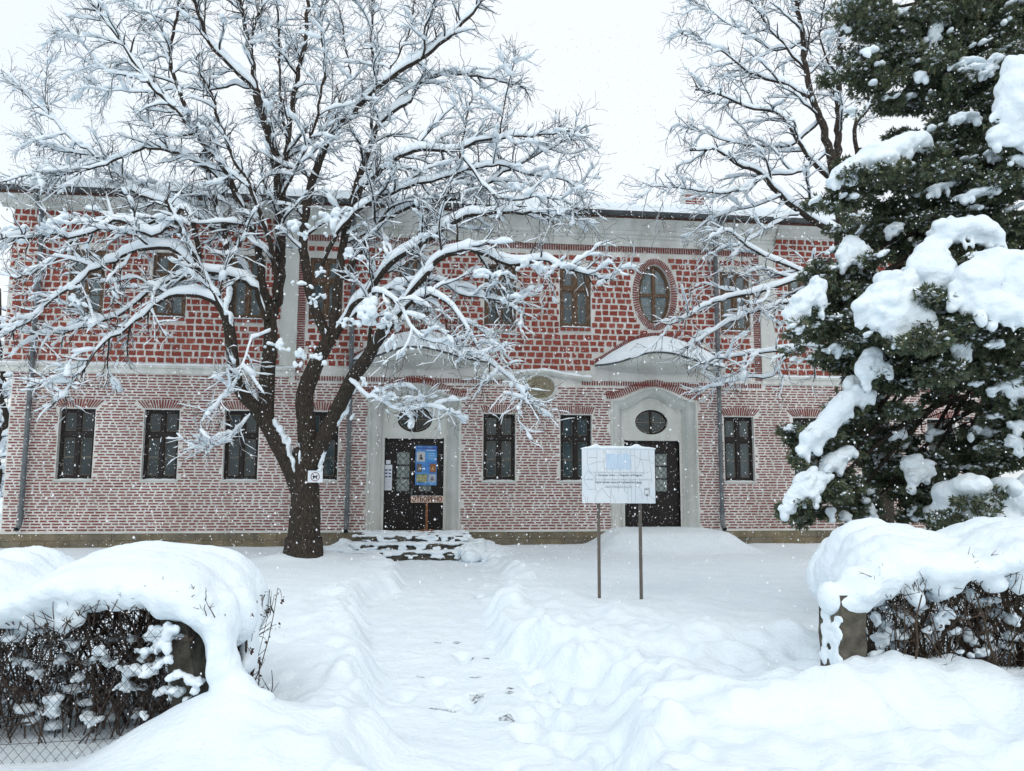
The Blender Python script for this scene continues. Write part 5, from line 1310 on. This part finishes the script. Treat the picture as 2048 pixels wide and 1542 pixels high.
def sprays(mb, C, Rr, n_per, blade=(.022, .055), wd=.0075, droop=.25, flat_=.42, nb=6):
    C = np.asarray(C); Rr = np.asarray(Rr); idx = np.repeat(np.arange(len(C)), (n_per * (Rr / Rr.mean()) ** 2).astype(int) + 1); N = len(idx)
    q = g.normal(size=(N, 3)); q /= np.linalg.norm(q, axis=1, keepdims=True); rad = g.random(N) ** .45
    # clumped: pull points toward a few knots per plate
    pos = C[idx] + q * (Rr[idx] * rad)[:, None] * [1, 1, flat_]
    kn = .5 + .5 * vn3(pos * 9, 2); ok = g.random(N) < np.clip(kn * 1.9 - .25, .05, 1); pos, q = pos[ok], q[ok]; N = len(pos)
    d = q * [1, 1, .5] + g.normal(size=(N, 3)) * .45 + [-.15, -.25, -droop]; d /= np.linalg.norm(d, axis=1, keepdims=True)
    pl = np.cross(d, g.normal(size=(N, 3))); pl /= np.linalg.norm(pl, axis=1, keepdims=True); sd = np.cross(d, pl)
    V = []
    for k in range(nb):
        a = (k / (nb - 1) - .5) * 2.0; off = d * (g.uniform(0, .03, N))[:, None]; l = g.uniform(*blade, N)[:, None] * (1.15 - .3 * abs(a))
        dd = d * math.cos(a) + pl * math.sin(a); w_ = wd * g.uniform(.8, 1.4, N)[:, None]
        b = pos + off; pw_ = (np.cross(dd, sd)) * w_
        V.append(np.stack([b - pw_ * .5, b + dd * l * .6 + pw_, b + dd * l, b + dd * l * .55 - pw_], 1))
    V = np.concatenate(V); mb.add(V.reshape(-1, 3), np.arange(len(V) * 4).reshape(-1, 4)); return pos
mb = MB(); pos = sprays(mb, fol_c, fol_r, 230, blade=(.03, .075), wd=.006, nb=8); mb.obj('foliage', NEEDLE, CT)
print('foliage sprays', len(pos))
# snow dusting caught on the sprays
top = pos[g.random(len(pos)) < .40]; mbs = MB(); V0, T0 = ICO1
kk = vn3(top * 3.2, 8) + .30 * g.normal(size=len(top)) > -.08; top = top[kk]
n = 1 + .35 * g.normal(size=(len(top), len(V0))) * .5; s = g.uniform(.006, .026, (len(top), 1)); 
W = V0[None] * (n * s)[..., None] * np.array([1.3, 1.3, .7]) + (top + [0, 0, .015])[:, None, :]
mbs.add(W.reshape(-1, 3), None, (T0[None] + (np.arange(len(top)) * len(V0))[:, None, None]).reshape(-1, 3)); tag(mbs.obj('snow_dusting', SNOWB, CT, smooth=True), kind='stuff')
E = []
for (px, py, Z, rad, up_) in BO:
    k = Z / F
    for q in range(2):
        x, y = px + g.normal() * rad * .5, py - rad * .25 + g.normal() * rad * .3; a0 = g.uniform(-.1, .6); w0 = g.uniform(8, 24)
        for j in range(7):
            t = g.uniform(-1, 1); E.append((at(x + t * w0, y - t * w0 * math.tan(a0) * .7 + g.normal() * 2.5, Z - .10 + g.normal() * .10), (g.uniform(4, 9) * k, g.uniform(.03, .08), g.uniform(2.5, 5.5) * k), a0 + g.uniform(-.3, .3)))
tag(snow_mass('bough_snow', E, .013, CT, disp=.012, dscale=14, smooth=1, disp2=.004), kind='stuff')
# heavy snow pads: (px,py,rx,ry,tilt,depth)
def pad(pads, voxel, root, **kw):
    E = []
    for p_, q_ in zip(pads[:-1], pads[1:]):
        m_ = [(a + b) / 2 for a, b in zip(p_, q_)]; k = m_[5] / F
        if math.hypot(p_[0] - q_[0], p_[1] - q_[1]) < 75: E.append((at(m_[0], m_[1], m_[5]), (m_[2] * k * .95, max(.08, min(.26, m_[2] * k * .8)), m_[3] * k * .9), m_[4]))
    for (px, py, rx, ry, tl_, Z) in pads:
        k = Z / F; c = at(px, py, Z); ca_, sa_ = math.cos(tl_), math.sin(tl_); dp = max(.08, min(.28, rx * k * .8))
        E.append((c, (rx * k * .88, dp * .95, ry * k * .88), tl_))
        for q in range(int(4 + rx / 6)):
            a = g.uniform(0, 2 * math.pi); rr = g.random() ** .5 * .85; X, Y = rr * math.cos(a) * rx, rr * math.sin(a) * ry
            f_ = g.uniform(.22, .42); fl = 1.0 if rx > 24 else .75
            E.append((at(px + X * ca_ + Y * sa_, py + Y * ca_ - X * sa_, Z + g.uniform(-.7, .7) * dp), (max(rx * f_, 7) * k, max(.05, dp * f_ * 1.2), max(ry * f_, 5) * k * fl), tl_ + g.uniform(-.3, .3)))
        for q in range(int(rx / 7)):      # tongues hanging over the lower rim
            a = g.uniform(1.1 * math.pi, 1.9 * math.pi); X, Y = .85 * math.cos(a) * rx, -.9 * math.sin(a) * ry
            E.append((at(px + X * ca_ + Y * sa_, py + Y * ca_ - X * sa_ + g.uniform(0, 7), Z - g.uniform(0, .5) * dp), (g.uniform(4, 9) * k, .04, g.uniform(6, 14) * k), 0))
    return snow_mass('snow_pad', E, voxel, root, **kw)
PADS = [
 [(1690, 345, 42, 24, .55, 8.2), (1735, 318, 50, 24, .4, 8.2), (1785, 300, 48, 26, .2, 8.2), (1835, 285, 40, 24, .05, 8.3), (1665, 365, 16, 12, .8, 8.2), (1760, 320, 40, 18, .3, 8.1)],
 [(2030, 215, 52, 75, -.3, 7.8), (2060, 160, 60, 60, 0, 7.8), (2000, 270, 22, 26, 0, 7.8), (2070, 250, 50, 60, 0, 7.8), (2024, 130, 22, 24, 0, 7.9)],
 [(1706, 492, 26, 28, .6, 8.4), (1688, 515, 16, 26, .4, 8.3), (1728, 505, 14, 22, -.5, 8.3)],
 [(1610, 598, 30, 26, .9, 8.0), (1588, 630, 22, 22, .9, 8.0), (1632, 570, 22, 16, .8, 8.1), (1640, 600, 16, 26, 0, 8.0)],
 [(1890, 465, 40, 32, .3, 7.8), (1940, 458, 52, 30, 0, 7.8), (1990, 475, 30, 26, -.3, 7.8), (1860, 510, 35, 38, .6, 7.7), (1835, 545, 28, 35, .8, 7.7), (1885, 540, 36, 44, .3, 7.6), (1870, 590, 18, 30, 0, 7.6)],
 [(1990, 530, 60, 38, .1, 7.4), (1950, 560, 48, 48, .5, 7.3), (2040, 560, 55, 60, 0, 7.3), (1915, 590, 24, 34, .5, 7.3), (1985, 610, 34, 42, 0, 7.25), (2035, 630, 40, 28, 0, 7.25), (2080, 600, 50, 50, 0, 7.4)],
 [(1790, 575, 60, 30, .35, 7.7), (1750, 605, 44, 34, .7, 7.6), (1725, 635, 22, 22, .8, 7.6), (1820, 610, 44, 40, -.3, 7.55), (1790, 640, 32, 40, .2, 7.5), (1845, 640, 26, 22, -.4, 7.5), (1795, 672, 16, 26, 0, 7.5), (1750, 650, 16, 20, .3, 7.55)],
 [(1745, 715, 24, 26, .6, 8.0), (1728, 745, 18, 30, .5, 8.0), (1765, 735, 20, 16, 0, 8.0)],
 [(1695, 800, 36, 24, .7, 8.2), (1655, 840, 40, 28, .8, 8.2), (1620, 880, 24, 24, .9, 8.2), (1725, 790, 26, 24, .2, 8.2), (1604, 905, 12, 18, 1, 8.2), (1700, 765, 22, 18, .9, 8.3)],
 [(1610, 965, 34, 24, .7, 8.1), (1590, 995, 26, 22, .8, 8.1), (1570, 1018, 14, 14, .8, 8.1), (1640, 958, 26, 16, 0, 8.1), (1625, 990, 16, 16, 0, 8.0)],
 [(1665, 925, 34, 20, .5, 8.3), (1690, 905, 26, 16, .3, 8.3)],
 [(1822, 925, 26, 16, .1, 8.6), (1848, 940, 26, 20, -.3, 8.6), (1825, 955, 18, 22, .2, 8.5)],
 [(1876, 40, 22, 22, .8, 8.8), (1866, 70, 14, 22, .3, 8.8)],
 [(1935, 130, 45, 8, -.1, 8.5)], [(1955, 140, 40, 9, 0, 8.4)], [(1990, 120, 22, 12, .4, 8.3)],
 [(1926, 690, 26, 26, 0, 7.8), (1920, 712, 16, 16, 0, 7.8)],
 [(2010, 770, 36, 14, .2, 8.0), (2040, 790, 24, 16, 0, 8.0)], [(2035, 850, 24, 10, 0, 8.1)], [(2030, 885, 22, 14, -.4, 8.1)],
 [(1690, 1032, 14, 12, .2, 8.5)], [(1740, 1022, 12, 18, 0, 8.7)], [(1660, 1025, 10, 12, 0, 8.3)],
 [(1780, 640, 20, 12, 0, 8.0)], [(1690, 690, 34, 10, .3, 8.4), (1665, 700, 20, 9, .2, 8.4)], [(1840, 150, 16, 8, 0, 8.6)], [(1960, 385, 50, 9, .3, 8.2)], [(1880, 375, 40, 8, .2, 8.4)],
 [(1930, 235, 34, 8, 0, 8.4)], [(1790, 455, 26, 9, .3, 8.5)], [(1735, 720, 12, 8, 0, 8.2)], [(1870, 865, 18, 8, 0, 8.9)], [(1960, 860, 26, 10, .2, 8.5)], [(1790, 870, 20, 10, .3, 8.8)],
 [(1870, 1020, 24, 12, .2, 8.6), (1900, 1035, 20, 14, -.3, 8.6)],
 [(1740, 100, 20, 6, .2, 8.5)], [(1700, 220, 14, 6, 0, 8.7)], [(2040, 320, 30, 10, 0, 7.9)], [(1990, 305, 24, 9, .2, 8.2)],
]
for i, P in enumerate(PADS):
    big = sum(p[2] for p in P) > 120
    pad(P, .018 if big else .012, CT, disp=.030 if big else .014, dscale=5.5 if big else 12, smooth=9 if big else 4, disp2=.004)
# fringe of foliage showing along the lower rims of the pads
fc, fr_ = [], []
for P in PADS:
    for (px, py, rx, ry, tl_, Z) in P:
        for k in range(max(1, int(rx / 12))):
            a = g.uniform(math.pi * 1.05, math.pi * 1.95); x = px + rx * math.cos(a) * 1.0; y = py - ry * math.sin(a) * 1.12
            fc.append(at(x, y, Z + .05)); fr_.append(g.uniform(.05, .11))
mb = MB(); sprays(mb, fc, fr_, 60, droop=.5); mb.obj('foliage_fringe', NEEDLE, CT)
move_origin(CT, (tx, ty, 0.1))

# low shrub bowed under puffy snow, between evergreen and hedge
SH = empty('shrub', (0, 0, 0), 0, 'rounded evergreen shrub buried in puffy snow behind the right hedge', 'shrub')
E = []
for px, py, rx, ry in [(1905, 990, 34, 34), (1940, 970, 36, 26), (1895, 1030, 26, 40), (1950, 1010, 44, 40), (2000, 1000, 44, 36), (2040, 1010, 44, 34), (1990, 1040, 60, 30), (2010, 975, 20, 22), (2075, 990, 40, 50), (1930, 1050, 40, 30)]:
    Z = 7.9 + rng.uniform(-.1, .25); k = Z / F; c = at(px, py, Z); E.append((c, (rx * k, .24, ry * k)))
snow_mass('snow_cover', E, .022, SH, disp=.02, dscale=7, smooth=3)
mb = MB(); fc = []
for i in range(60): fc.append(at(rng.uniform(1860, 2060), rng.uniform(1030, 1120), 8.0 + rng.uniform(-.2, .5)))
for x, y in [(1925, 1045), (1935, 1005), (1985, 985), (1890, 1060), (1975, 1020)]: fc.append(at(x, y, 7.75))
sprays(mb, fc, [.14] * len(fc), 110); mb.obj('foliage', NEEDLE, SH)
mb = MB()
for i in range(14):
    a = at(1960, 1150, 8.1) + rng.normal(size=3) * [.3, .15, 0]; a[2] = .1; b = fc[rng.integers(0, 60)]; tubes(mb, catmull([a, (a + b) / 2 + [0, 0, .1], b], 6), np.linspace(.018, .006, 6), 5)
mb.obj('stems', TWIG, SH); q = at(1960, 1150, 8.1); move_origin(SH, (q[0], 8.1, .1))

# ------------------------------------------------------------------ hedges, pillars, fence
def hedge(name, label, xa, xb, za, zb, ya, yb, leafy, stems, twm, root_xy, topz):
    H = empty(name, (0, 0, 0), 0, label, 'hedge')
    g = np.random.default_rng(int(abs(xa) * 100)); mb = MB(); Ps = []; Rs = []
    ymid = lambda x: ya + (yb - ya) * (x - xa) / (xb - xa)
    for i in range(stems):
        x = g.uniform(xa, xb); dpt = g.uniform(0.0, .75); y = ymid(x) + dpt; h = topz(x) - .12 - .0 * dpt; z0 = .12
        lean = g.normal(size=2) * [.34, .2]; n = 6; P = [[x, y, z0]]
        for j in range(1, n): 
            lean = lean + g.normal(size=2) * .17; P.append([P[-1][0] + lean[0] * .16, P[-1][1] + lean[1] * .16, z0 + (h - z0) * j / (n - 1)])
        P = [[min(max(q_[0], xa), xb + .06), q_[1], q_[2]] for q_ in P]; Ps.append(P); r = g.uniform(.0025, .0065) if g.random() < .90 else g.uniform(.010, .016); Rs.append(np.linspace(r, r * .45, n))
    tubes(mb, Ps, Rs, 5); P2 = []; R2 = []
    Ps = np.array(Ps)
    for i in range(int(stems * 7)):
        b = Ps[g.integers(0, len(Ps))]; k = g.integers(1, 6); d = g.normal(size=3); d[2] = abs(d[2]) * 1.1 + .2; d[1] -= .35; d /= np.linalg.norm(d); p = b[k]; Q = [p]
        for j in range(3): d = d + g.normal(size=3) * .22; d /= np.linalg.norm(d); Q.append(Q[-1] + d * g.uniform(.03, .085))
        P2.append(Q); R2.append(np.linspace(.0035, .0016, 4) * g.uniform(.8, 1.3))
    ok = [i for i, q in enumerate(P2) if xa - .2 < q[3][0] < xb + .14 and q[3][2] < topz(0) - .08]; P2 = [P2[i] for i in ok]; R2 = [R2[i] for i in ok]
    tubes(mb, P2, R2, 4); mb.obj('branches', twm, H)
    if leafy:
        mb = MB(); n = leafy; c = np.zeros((n, 3)); P2 = np.array(P2)
        idx = g.integers(0, len(P2), n); c = P2[idx, 3] + g.normal(size=(n, 3)) * .015
        hi = (c[:, 2] > .62 + .25 * g.random(n) - .35 * (g.random(n) < .35)); c = c[hi]; n = len(c)
        a = g.normal(size=(n, 3)); a[:, 2] -= .8; a /= np.linalg.norm(a, axis=1, keepdims=True); b = np.cross(a, g.normal(size=(n, 3))); b /= np.linalg.norm(b, axis=1, keepdims=True); nn = np.cross(a, b)
        l = g.uniform(.022, .045, n)[:, None]; w_ = l * .32
        V = np.stack([c, c + a * l * .45 + b * w_ + nn * l * .15, c + a * l, c + a * l * .45 - b * w_ + nn * l * .15], 1).reshape(-1, 3)
        mb.add(V, np.arange(4 * n).reshape(-1, 4)); mb.obj('dead_leaves', HLEAF, H)
    return H
# fence line
def fy(x): return 5.0 + (x + 2.0) * .14
lpos = at(398, 1300, 5.15); rpos = at(1690, 1280, 5.75)
HL = hedge('hedge', 'leafless dark hedge under a thick smooth snow cap at the left of the path', -4.2, -1.84, 0, 0, 4.86, 5.24, 5200, 400, HTWIG, None, lambda x: 1.10)
SIL = [(-300, 1110, 1265), (-200, 1105, 1262), (-100, 1108, 1258), (-40, 1112, 1250), (0, 1100, 1245), (30, 1094, 1250), (60, 1091, 1262), (95, 1100, 1262), (125, 1124, 1262), (150, 1142, 1250), (175, 1124, 1238), (200, 1098, 1225), (240, 1086, 1218), (290, 1083, 1222), (340, 1085, 1220), (385, 1089, 1224), (425, 1098, 1240), (458, 1115, 1262), (482, 1140, 1275), (500, 1172, 1285), (512, 1210, 1290)]
E = []
xs1 = np.array([s_[0] for s_ in SIL]); t1 = np.array([s_[1] for s_ in SIL]); b1_ = np.array([s_[2] for s_ in SIL]) - 22.0
for x in range(-300, 499, 12):
    tp, bt_ = np.interp(x, xs1, t1), np.interp(x, xs1, b1_)
    for (dz, sq, ff) in ((5.72, 1.0, 0), (5.45, .97, .18), (5.18, .86, .42), (5.0, .66, .62)):
        zt_ = at(x, tp, 5.6)[2]; zb_ = at(x, bt_ + rng.uniform(-10, 10), 5.0)[2]; cz = zb_ + (zt_ - zb_) * .38 * (1 if dz > 5.1 else .8)
        X = at(x, tp, 5.6)[0] * (1.0 - .02 * ff); hz_ = (zt_ - cz) * (sq if dz < 5.7 else 1)
        E.append(((X, dz, cz), (.095, .24, max(.1, hz_))))
    if -300 <= x: E.append(((at(x, tp, 5.9)[0], 6.05, at(x, tp, 5.6)[2] - .30), (.11, .22, .22)))
for i in range(120):
    x = rng.uniform(-280, 430); E.append((at(x, np.interp(x, xs1, b1_) + rng.uniform(-26, 8), 4.90 + rng.uniform(-.03, .2)), (rng.uniform(.02, .06), .05, rng.uniform(.02, .055))))
# right end of the cap, sagging over the pillar down to the drift
for (px, py, rx, ry, Z) in [(440, 1240, 46, 60, 5.05), (470, 1230, 44, 60, 5.3), (436, 1262, 36, 40, 4.95), (443, 1300, 34, 46, 4.95), (455, 1338, 38, 46, 4.95), (468, 1374, 50, 40, 4.93), (480, 1400, 74, 36, 4.90), (430, 1320, 14, 60, 4.92), (498, 1225, 20, 50, 5.6), (500, 1290, 12, 36, 5.5), (420, 1250, 40, 26, 4.98), (498, 1325, 12, 22, 5.4), (385, 1225, 50, 22, 4.98)]:
    k = Z / F; E.append((at(px, py, Z), (rx * k, .14, ry * k)))
snow_mass('snow_cap', E, .022, HL, disp=.030, dscale=3.2, smooth=4, disp2=.006)
E = []
for (px, py, rx, ry) in [(325, 1272, 26, 18), (345, 1262, 20, 12), (318, 1290, 14, 18), (275, 1335, 26, 14), (300, 1342, 24, 12), (255, 1345, 18, 10), (352, 1350, 20, 9), (385, 1370, 20, 14), (109, 1407, 16, 18), (104, 1425, 14, 10), (219, 1322, 20, 10), (287, 1430, 8, 9), (20, 1255, 26, 14), (20, 1275, 18, 10), (60, 1265, 20, 10), (125, 1320, 12, 10), (155, 1355, 8, 8), (70, 1345, 10, 8), (340, 1385, 26, 10), (245, 1372, 14, 7), (45, 1322, 16, 6), (200, 1300, 12, 8), (140, 1290, 14, 10),(180,1440,14,8),(60,1440,16,8),(330,1320,14,10),(285,1300,12,8)]:
    Z = (4.90 if px > 270 and px < 400 else 4.97 + rng.uniform(-.03, .25)); k = Z / F
    for j in range(9): E.append((at(px + rng.normal() * rx * .55, py + rng.normal() * ry * .5, Z + rng.uniform(-.05, .05)), (max(4.5, rx * rng.uniform(.2, .62)) * k, .035, max(3.5, ry * rng.uniform(.2, .68)) * k), rng.uniform(-.8, .8)))
for i in range(46):
    Z = rng.uniform(5.1, 5.6); px = rng.uniform(-60, 400); py = rng.uniform(1270, 1460); k = Z / F; E.append((at(px, py, Z), (rng.uniform(6, 22) * k, .06, rng.uniform(4, 9) * k)))
tag(snow_mass('caught_snow', E, .012, HL, disp=.016, dscale=22, smooth=1, disp2=.005), kind='stuff')
def poking(root, px0, px1, fpy, Z, n, m):
    mb = MB()
    for i in range(n):
        x = rng.uniform(px0, px1); p = at(x, fpy(x) + rng.uniform(-22, 26), Z + rng.uniform(-.04, .02)); d = np.array([rng.normal() * .5, -.35, abs(rng.normal()) * .7 + .2]); d /= np.linalg.norm(d); L_ = rng.uniform(.03, .10)
        P = catmull([p - d * .06, p, p + d * L_ * .5 + rng.normal(size=3) * .006, p + d * L_], 6); tubes(mb, P, np.linspace(.0035, .0012, 6), 4)
        if rng.random() < .6: e = d + rng.normal(size=3) * .6; e /= np.linalg.norm(e); tubes(mb, [P[3], P[3] + e * L_ * .5], [.002, .001], 4)
    mb.obj('poking_twigs', m, root)
poking(HL, -120, 430, lambda x: np.interp(x, xs1, b1_), 4.86, 110, HTWIG)
move_origin(HL, (-2.9, 5.2, .2))

HR = hedge('hedge', 'leafless brown hedge under billowing snow at the right of the path', 2.78, 5.2, 0, 0, 5.80, 6.15, 900, 380, HTWIG2, None, lambda x: 1.17)
SIR = [(1648, 1190, 1226), (1655, 1135, 1228), (1668, 1090, 1228), (1690, 1055, 1222), (1720, 1040, 1210), (1750, 1038, 1180), (1780, 1046, 1185), (1815, 1050, 1190), (1845, 1060, 1175), (1870, 1072, 1180), (1900, 1068, 1165), (1930, 1048, 1155), (1965, 1032, 1155), (2010, 1027, 1162), (2060, 1025, 1175), (2150, 1030, 1180), (2300, 1030, 1180)]
E = []; xs1 = np.array([s_[0] for s_ in SIR]); t1 = np.array([s_[1] for s_ in SIR]); b1_ = np.array([s_[2] for s_ in SIR]) - 20.0
for x in range(1664, 2300, 12):
    tp, bt_ = np.interp(x, xs1, t1), np.interp(x, xs1, b1_)
    zt_ = at(x, tp, 6.5)[2]; zb_ = at(x, bt_ + rng.uniform(-9, 9), 5.75)[2]
    for (dz, sq) in ((6.55, 1.0), (6.25, .96), (5.97, .8), (5.78, .55)):
        cz = zb_ + (zt_ - zb_) * .34; hz_ = (zt_ - cz) * sq; E.append(((at(x, tp, 6.5 if dz > 6 else 6.2)[0], dz, cz), (.10, .25, max(.08, hz_))))
    E.append(((at(x, tp, 6.7)[0], 6.85, zt_ - .28), (.16, .22, .22)))
for (px, py, rx, ry, tl_) in [(1690, 1200, 48, 30, .1), (1660, 1200, 24, 34, 0), (1720, 1205, 24, 24, 0), (1715, 1170, 40, 40, 0), (1825, 1185, 16, 34, .5), (1800, 1165, 26, 24, .6), (1880, 1175, 20, 30, .5), (1860, 1150, 30, 26, .5), (1908, 1165, 10, 26, 0), (1985, 1165, 22, 20, 0), (2035, 1160, 16, 26, 0), (1740, 1150, 30, 24, 0)]:
    Z = 5.72; k = Z / F; E.append((at(px, py, Z), (rx * k, .10, ry * k), tl_))
for i in range(110):
    x = rng.uniform(1745, 2280); E.append((at(x, np.interp(x, xs1, b1_) + rng.uniform(-24, 9), 5.70 + rng.uniform(-.03, .2)), (rng.uniform(.02, .06), .05, rng.uniform(.02, .065))))
snow_mass('snow_cap', E, .022, HR, disp=.026, dscale=3.6, smooth=3, disp2=.006)
poking(HR, 1735, 2100, lambda x: np.interp(x, xs1, b1_), 5.64, 110, HTWIG2)
E = []
for (px, py, rx, ry) in [(1765, 1285, 22, 22), (1785, 1272, 20, 14), (1755, 1310, 18, 14), (1752, 1240, 8, 18), (1895, 1225, 18, 16), (1880, 1240, 14, 14), (1950, 1285, 18, 16), (1955, 1305, 22, 10), (1870, 1195, 12, 16), (1820, 1240, 10, 6), (1850, 1260, 14, 6), (2030, 1240, 8, 10), (1990, 1150, 16, 10), (1910, 1260, 10, 8), (1800, 1225, 10, 8), (1845, 1215, 12, 6)]:
    Z = 5.8 + rng.uniform(0, .2); k = Z / F
    for j in range(9): E.append((at(px + rng.normal() * rx * .55, py + rng.normal() * ry * .5, Z + rng.uniform(-.05, .05)), (max(5, rx * rng.uniform(.18, .5)) * k, .035, max(4, ry * rng.uniform(.18, .5)) * k), rng.uniform(-.8, .8)))
for i in range(40):
    Z = rng.uniform(6.0, 6.5); px = rng.uniform(1740, 2100); py = rng.uniform(1190, 1300); k = Z / F; E.append((at(px, py, Z), (rng.uniform(8, 22) * k, .06, rng.uniform(4, 12) * k)))
tag(snow_mass('caught_snow', E, .014, HR, disp=.016, dscale=22, smooth=1, disp2=.005), kind='stuff'); move_origin(HR, (3.8, 6.1, .2))

def pillar(label, x0, x1, y0, y1, z1, rz, lean):
    c = ((x0 + x1) / 2, (y0 + y1) / 2, 0); o_ = empty('concrete_pillar', c, rz, label, 'gate pillar', 'gate pillars at both ends of the hedges'); o_.rotation_euler = (0, lean, rz)
    mb = MB(); hw, hd = (x1 - x0) / 2, (y1 - y0) / 2; n = 14; rows = []
    for i in range(n + 1):
        z = z1 * i / n; row = []
        for (a, b) in [(-1, -1), (0, -1), (1, -1), (1, 0), (1, 1), (0, 1), (-1, 1), (-1, 0)]:
            j = .008 * vn(a * 3 + i * .9, b * 2 + i, 5); row.append((a * (hw * (1 - .05 * i / n) + j), b * (hd + j), z))
        rows.append(row)
    V = np.array(rows).reshape(-1, 3); mb.add(V, grid_faces(n + 1, 8, wrap_v=True)); mb.add(V[-8:], None, [(0, i, i + 1) for i in range(1, 7)])
    s = mb.obj('shaft', CONC, o_); E = []
    for i in range(60): E.append(((-hw + rng.uniform(-.006, .006), rng.uniform(-hd, hd * .8), rng.uniform(.3, z1)), (.010, rng.uniform(.02, .05), rng.uniform(.02, .06))))
    tag(snow_mass('stuck_snow', E, .010, o_, disp=.006, dscale=20, smooth=1), kind='stuff')
    return o_
a, b = at(378, 1300, 4.98), at(430, 1300, 4.98)
pillar('leaning weathered concrete gate pillar in the left hedge, mostly under snow', a[0], b[0], 4.98, 5.2, .98, -.05, -.20)
a, b = at(1664, 1280, 5.62), at(1728, 1280, 5.62)
pillar('weathered square concrete gate pillar at the near end of the right hedge', a[0], b[0], 5.64, 5.86, 1.0, .32, .03)

# chain link fence in front of the left hedge
CF = empty('chain_link_fence', (-2.2, 4.84, 0), .14, 'rusty dark chain link fence in front of the left hedge', 'fence')
mb = MB(); Ps = []; H0, H1 = .05, .90; Wd = 2.2; s = .058
for k in np.arange(-Wd - 1, 1.2, s):
    for q in (1, -1):
        x0, x1 = (k, k + (H1 - H0) * .85); 
        if q < 0: x0, x1 = x1, x0
        t = np.linspace(0, 1, 24); X = x0 + (x1 - x0) * t; Z_ = H0 + (H1 - H0) * t; ok = (X > -Wd) & (X < .22)
        if ok.sum() < 2: continue
        X, Z_ = X[ok], Z_[ok]; tt2 = np.linspace(0, len(X) - 1, 20); X = np.interp(tt2, range(len(X)), X); Z_ = np.interp(tt2, range(len(Z_)), Z_)
        Ps.append(np.stack([X, .003 * np.sin(Z_ * 170) + .02 * vn(X * 2, Z_ * 2), Z_], 1))
tubes(mb, np.array(Ps), np.full((len(Ps), 20), .0013), 4); mb.obj('mesh', WIRE, CF)
mb = MB()
tubes(mb, [(-Wd + .12, .03, 0), (-Wd + .12, .03, .95)], [.02, .02], 8, True); mb.obj('post', POST, CF)
mb = MB()
for z in (.28, .86): tubes(mb, [(-Wd, .004, z), (-Wd / 2, .006, z - .02), (.2, .004, z)], [.002] * 3, 5)
mb.obj('tension_wire', WIRE, CF)

# lone twig poking out of the drift beside the left hedge
tp_ = at(535, 1395, 5.2)
TW = empty('bare_twig', (tp_[0], 5.2, .25), 0, 'small dark bare twig poking from the drift right of the left hedge', 'twig')
mb = MB(); b0 = np.array([0, 0, -.15]); tubes(mb, catmull([b0, (.0, 0, .1), (.03, 0, .22), (.02, 0, .33)], 10), np.linspace(.005, .002, 10), 5)
for z, d in ((.08, (-.08, 0, .10)), (.16, (.06, 0, .09)), (.2, (-.05, 0, .08)), (.05, (.07, 0, .05))): tubes(mb, [(.01, 0, z), (.01 + d[0], d[1], z + d[2])], [.003, .0015], 4)
mb.obj('stem', TWIG, TW)

# ------------------------------------------------------------------ falling snow
n = 70000; g = np.random.default_rng(3)
y = 19.0 * g.random(n) ** (1 / 3.0); y = y[(y > 1.6)]; n = len(y)
x = g.uniform(-.76, .76, n) * y; z = EYE + g.uniform(-.42, .62, n) * y
ok = (z > .3) & (y < D - .5 + x * sa / ca) & (z < 12); x, y, z = x[ok], y[ok], z[ok]; n = len(x)
P = np.stack([x, y, z], 1); r = g.gamma(5, .00090, n).clip(.0020, .013); r = np.minimum(r, .0011 * y + .001)
O = np.array([(1, 0, 0), (-1, 0, 0), (0, 1, 0), (0, -1, 0), (0, 0, 1), (0, 0, -1)], float)
FT = np.array([(0, 2, 4), (2, 1, 4), (1, 3, 4), (3, 0, 4), (2, 0, 5), (1, 2, 5), (3, 1, 5), (0, 3, 5)])
V = P[:, None] + O[None] * (r[:, None] * g.uniform(.6, 1.4, (n, 6)))[..., None]
V[:, 4, 2] += r * .5
mb = MB(); mb.add(V.reshape(-1, 3), None, (FT[None] + (np.arange(n) * 6)[:, None, None]).reshape(-1, 3))
tag(mb.obj('falling_snow', FLAKE, smooth=True), 'fine snowflakes drifting through the air before the school', 'snowfall', kind='stuff')
print('flakes', n)
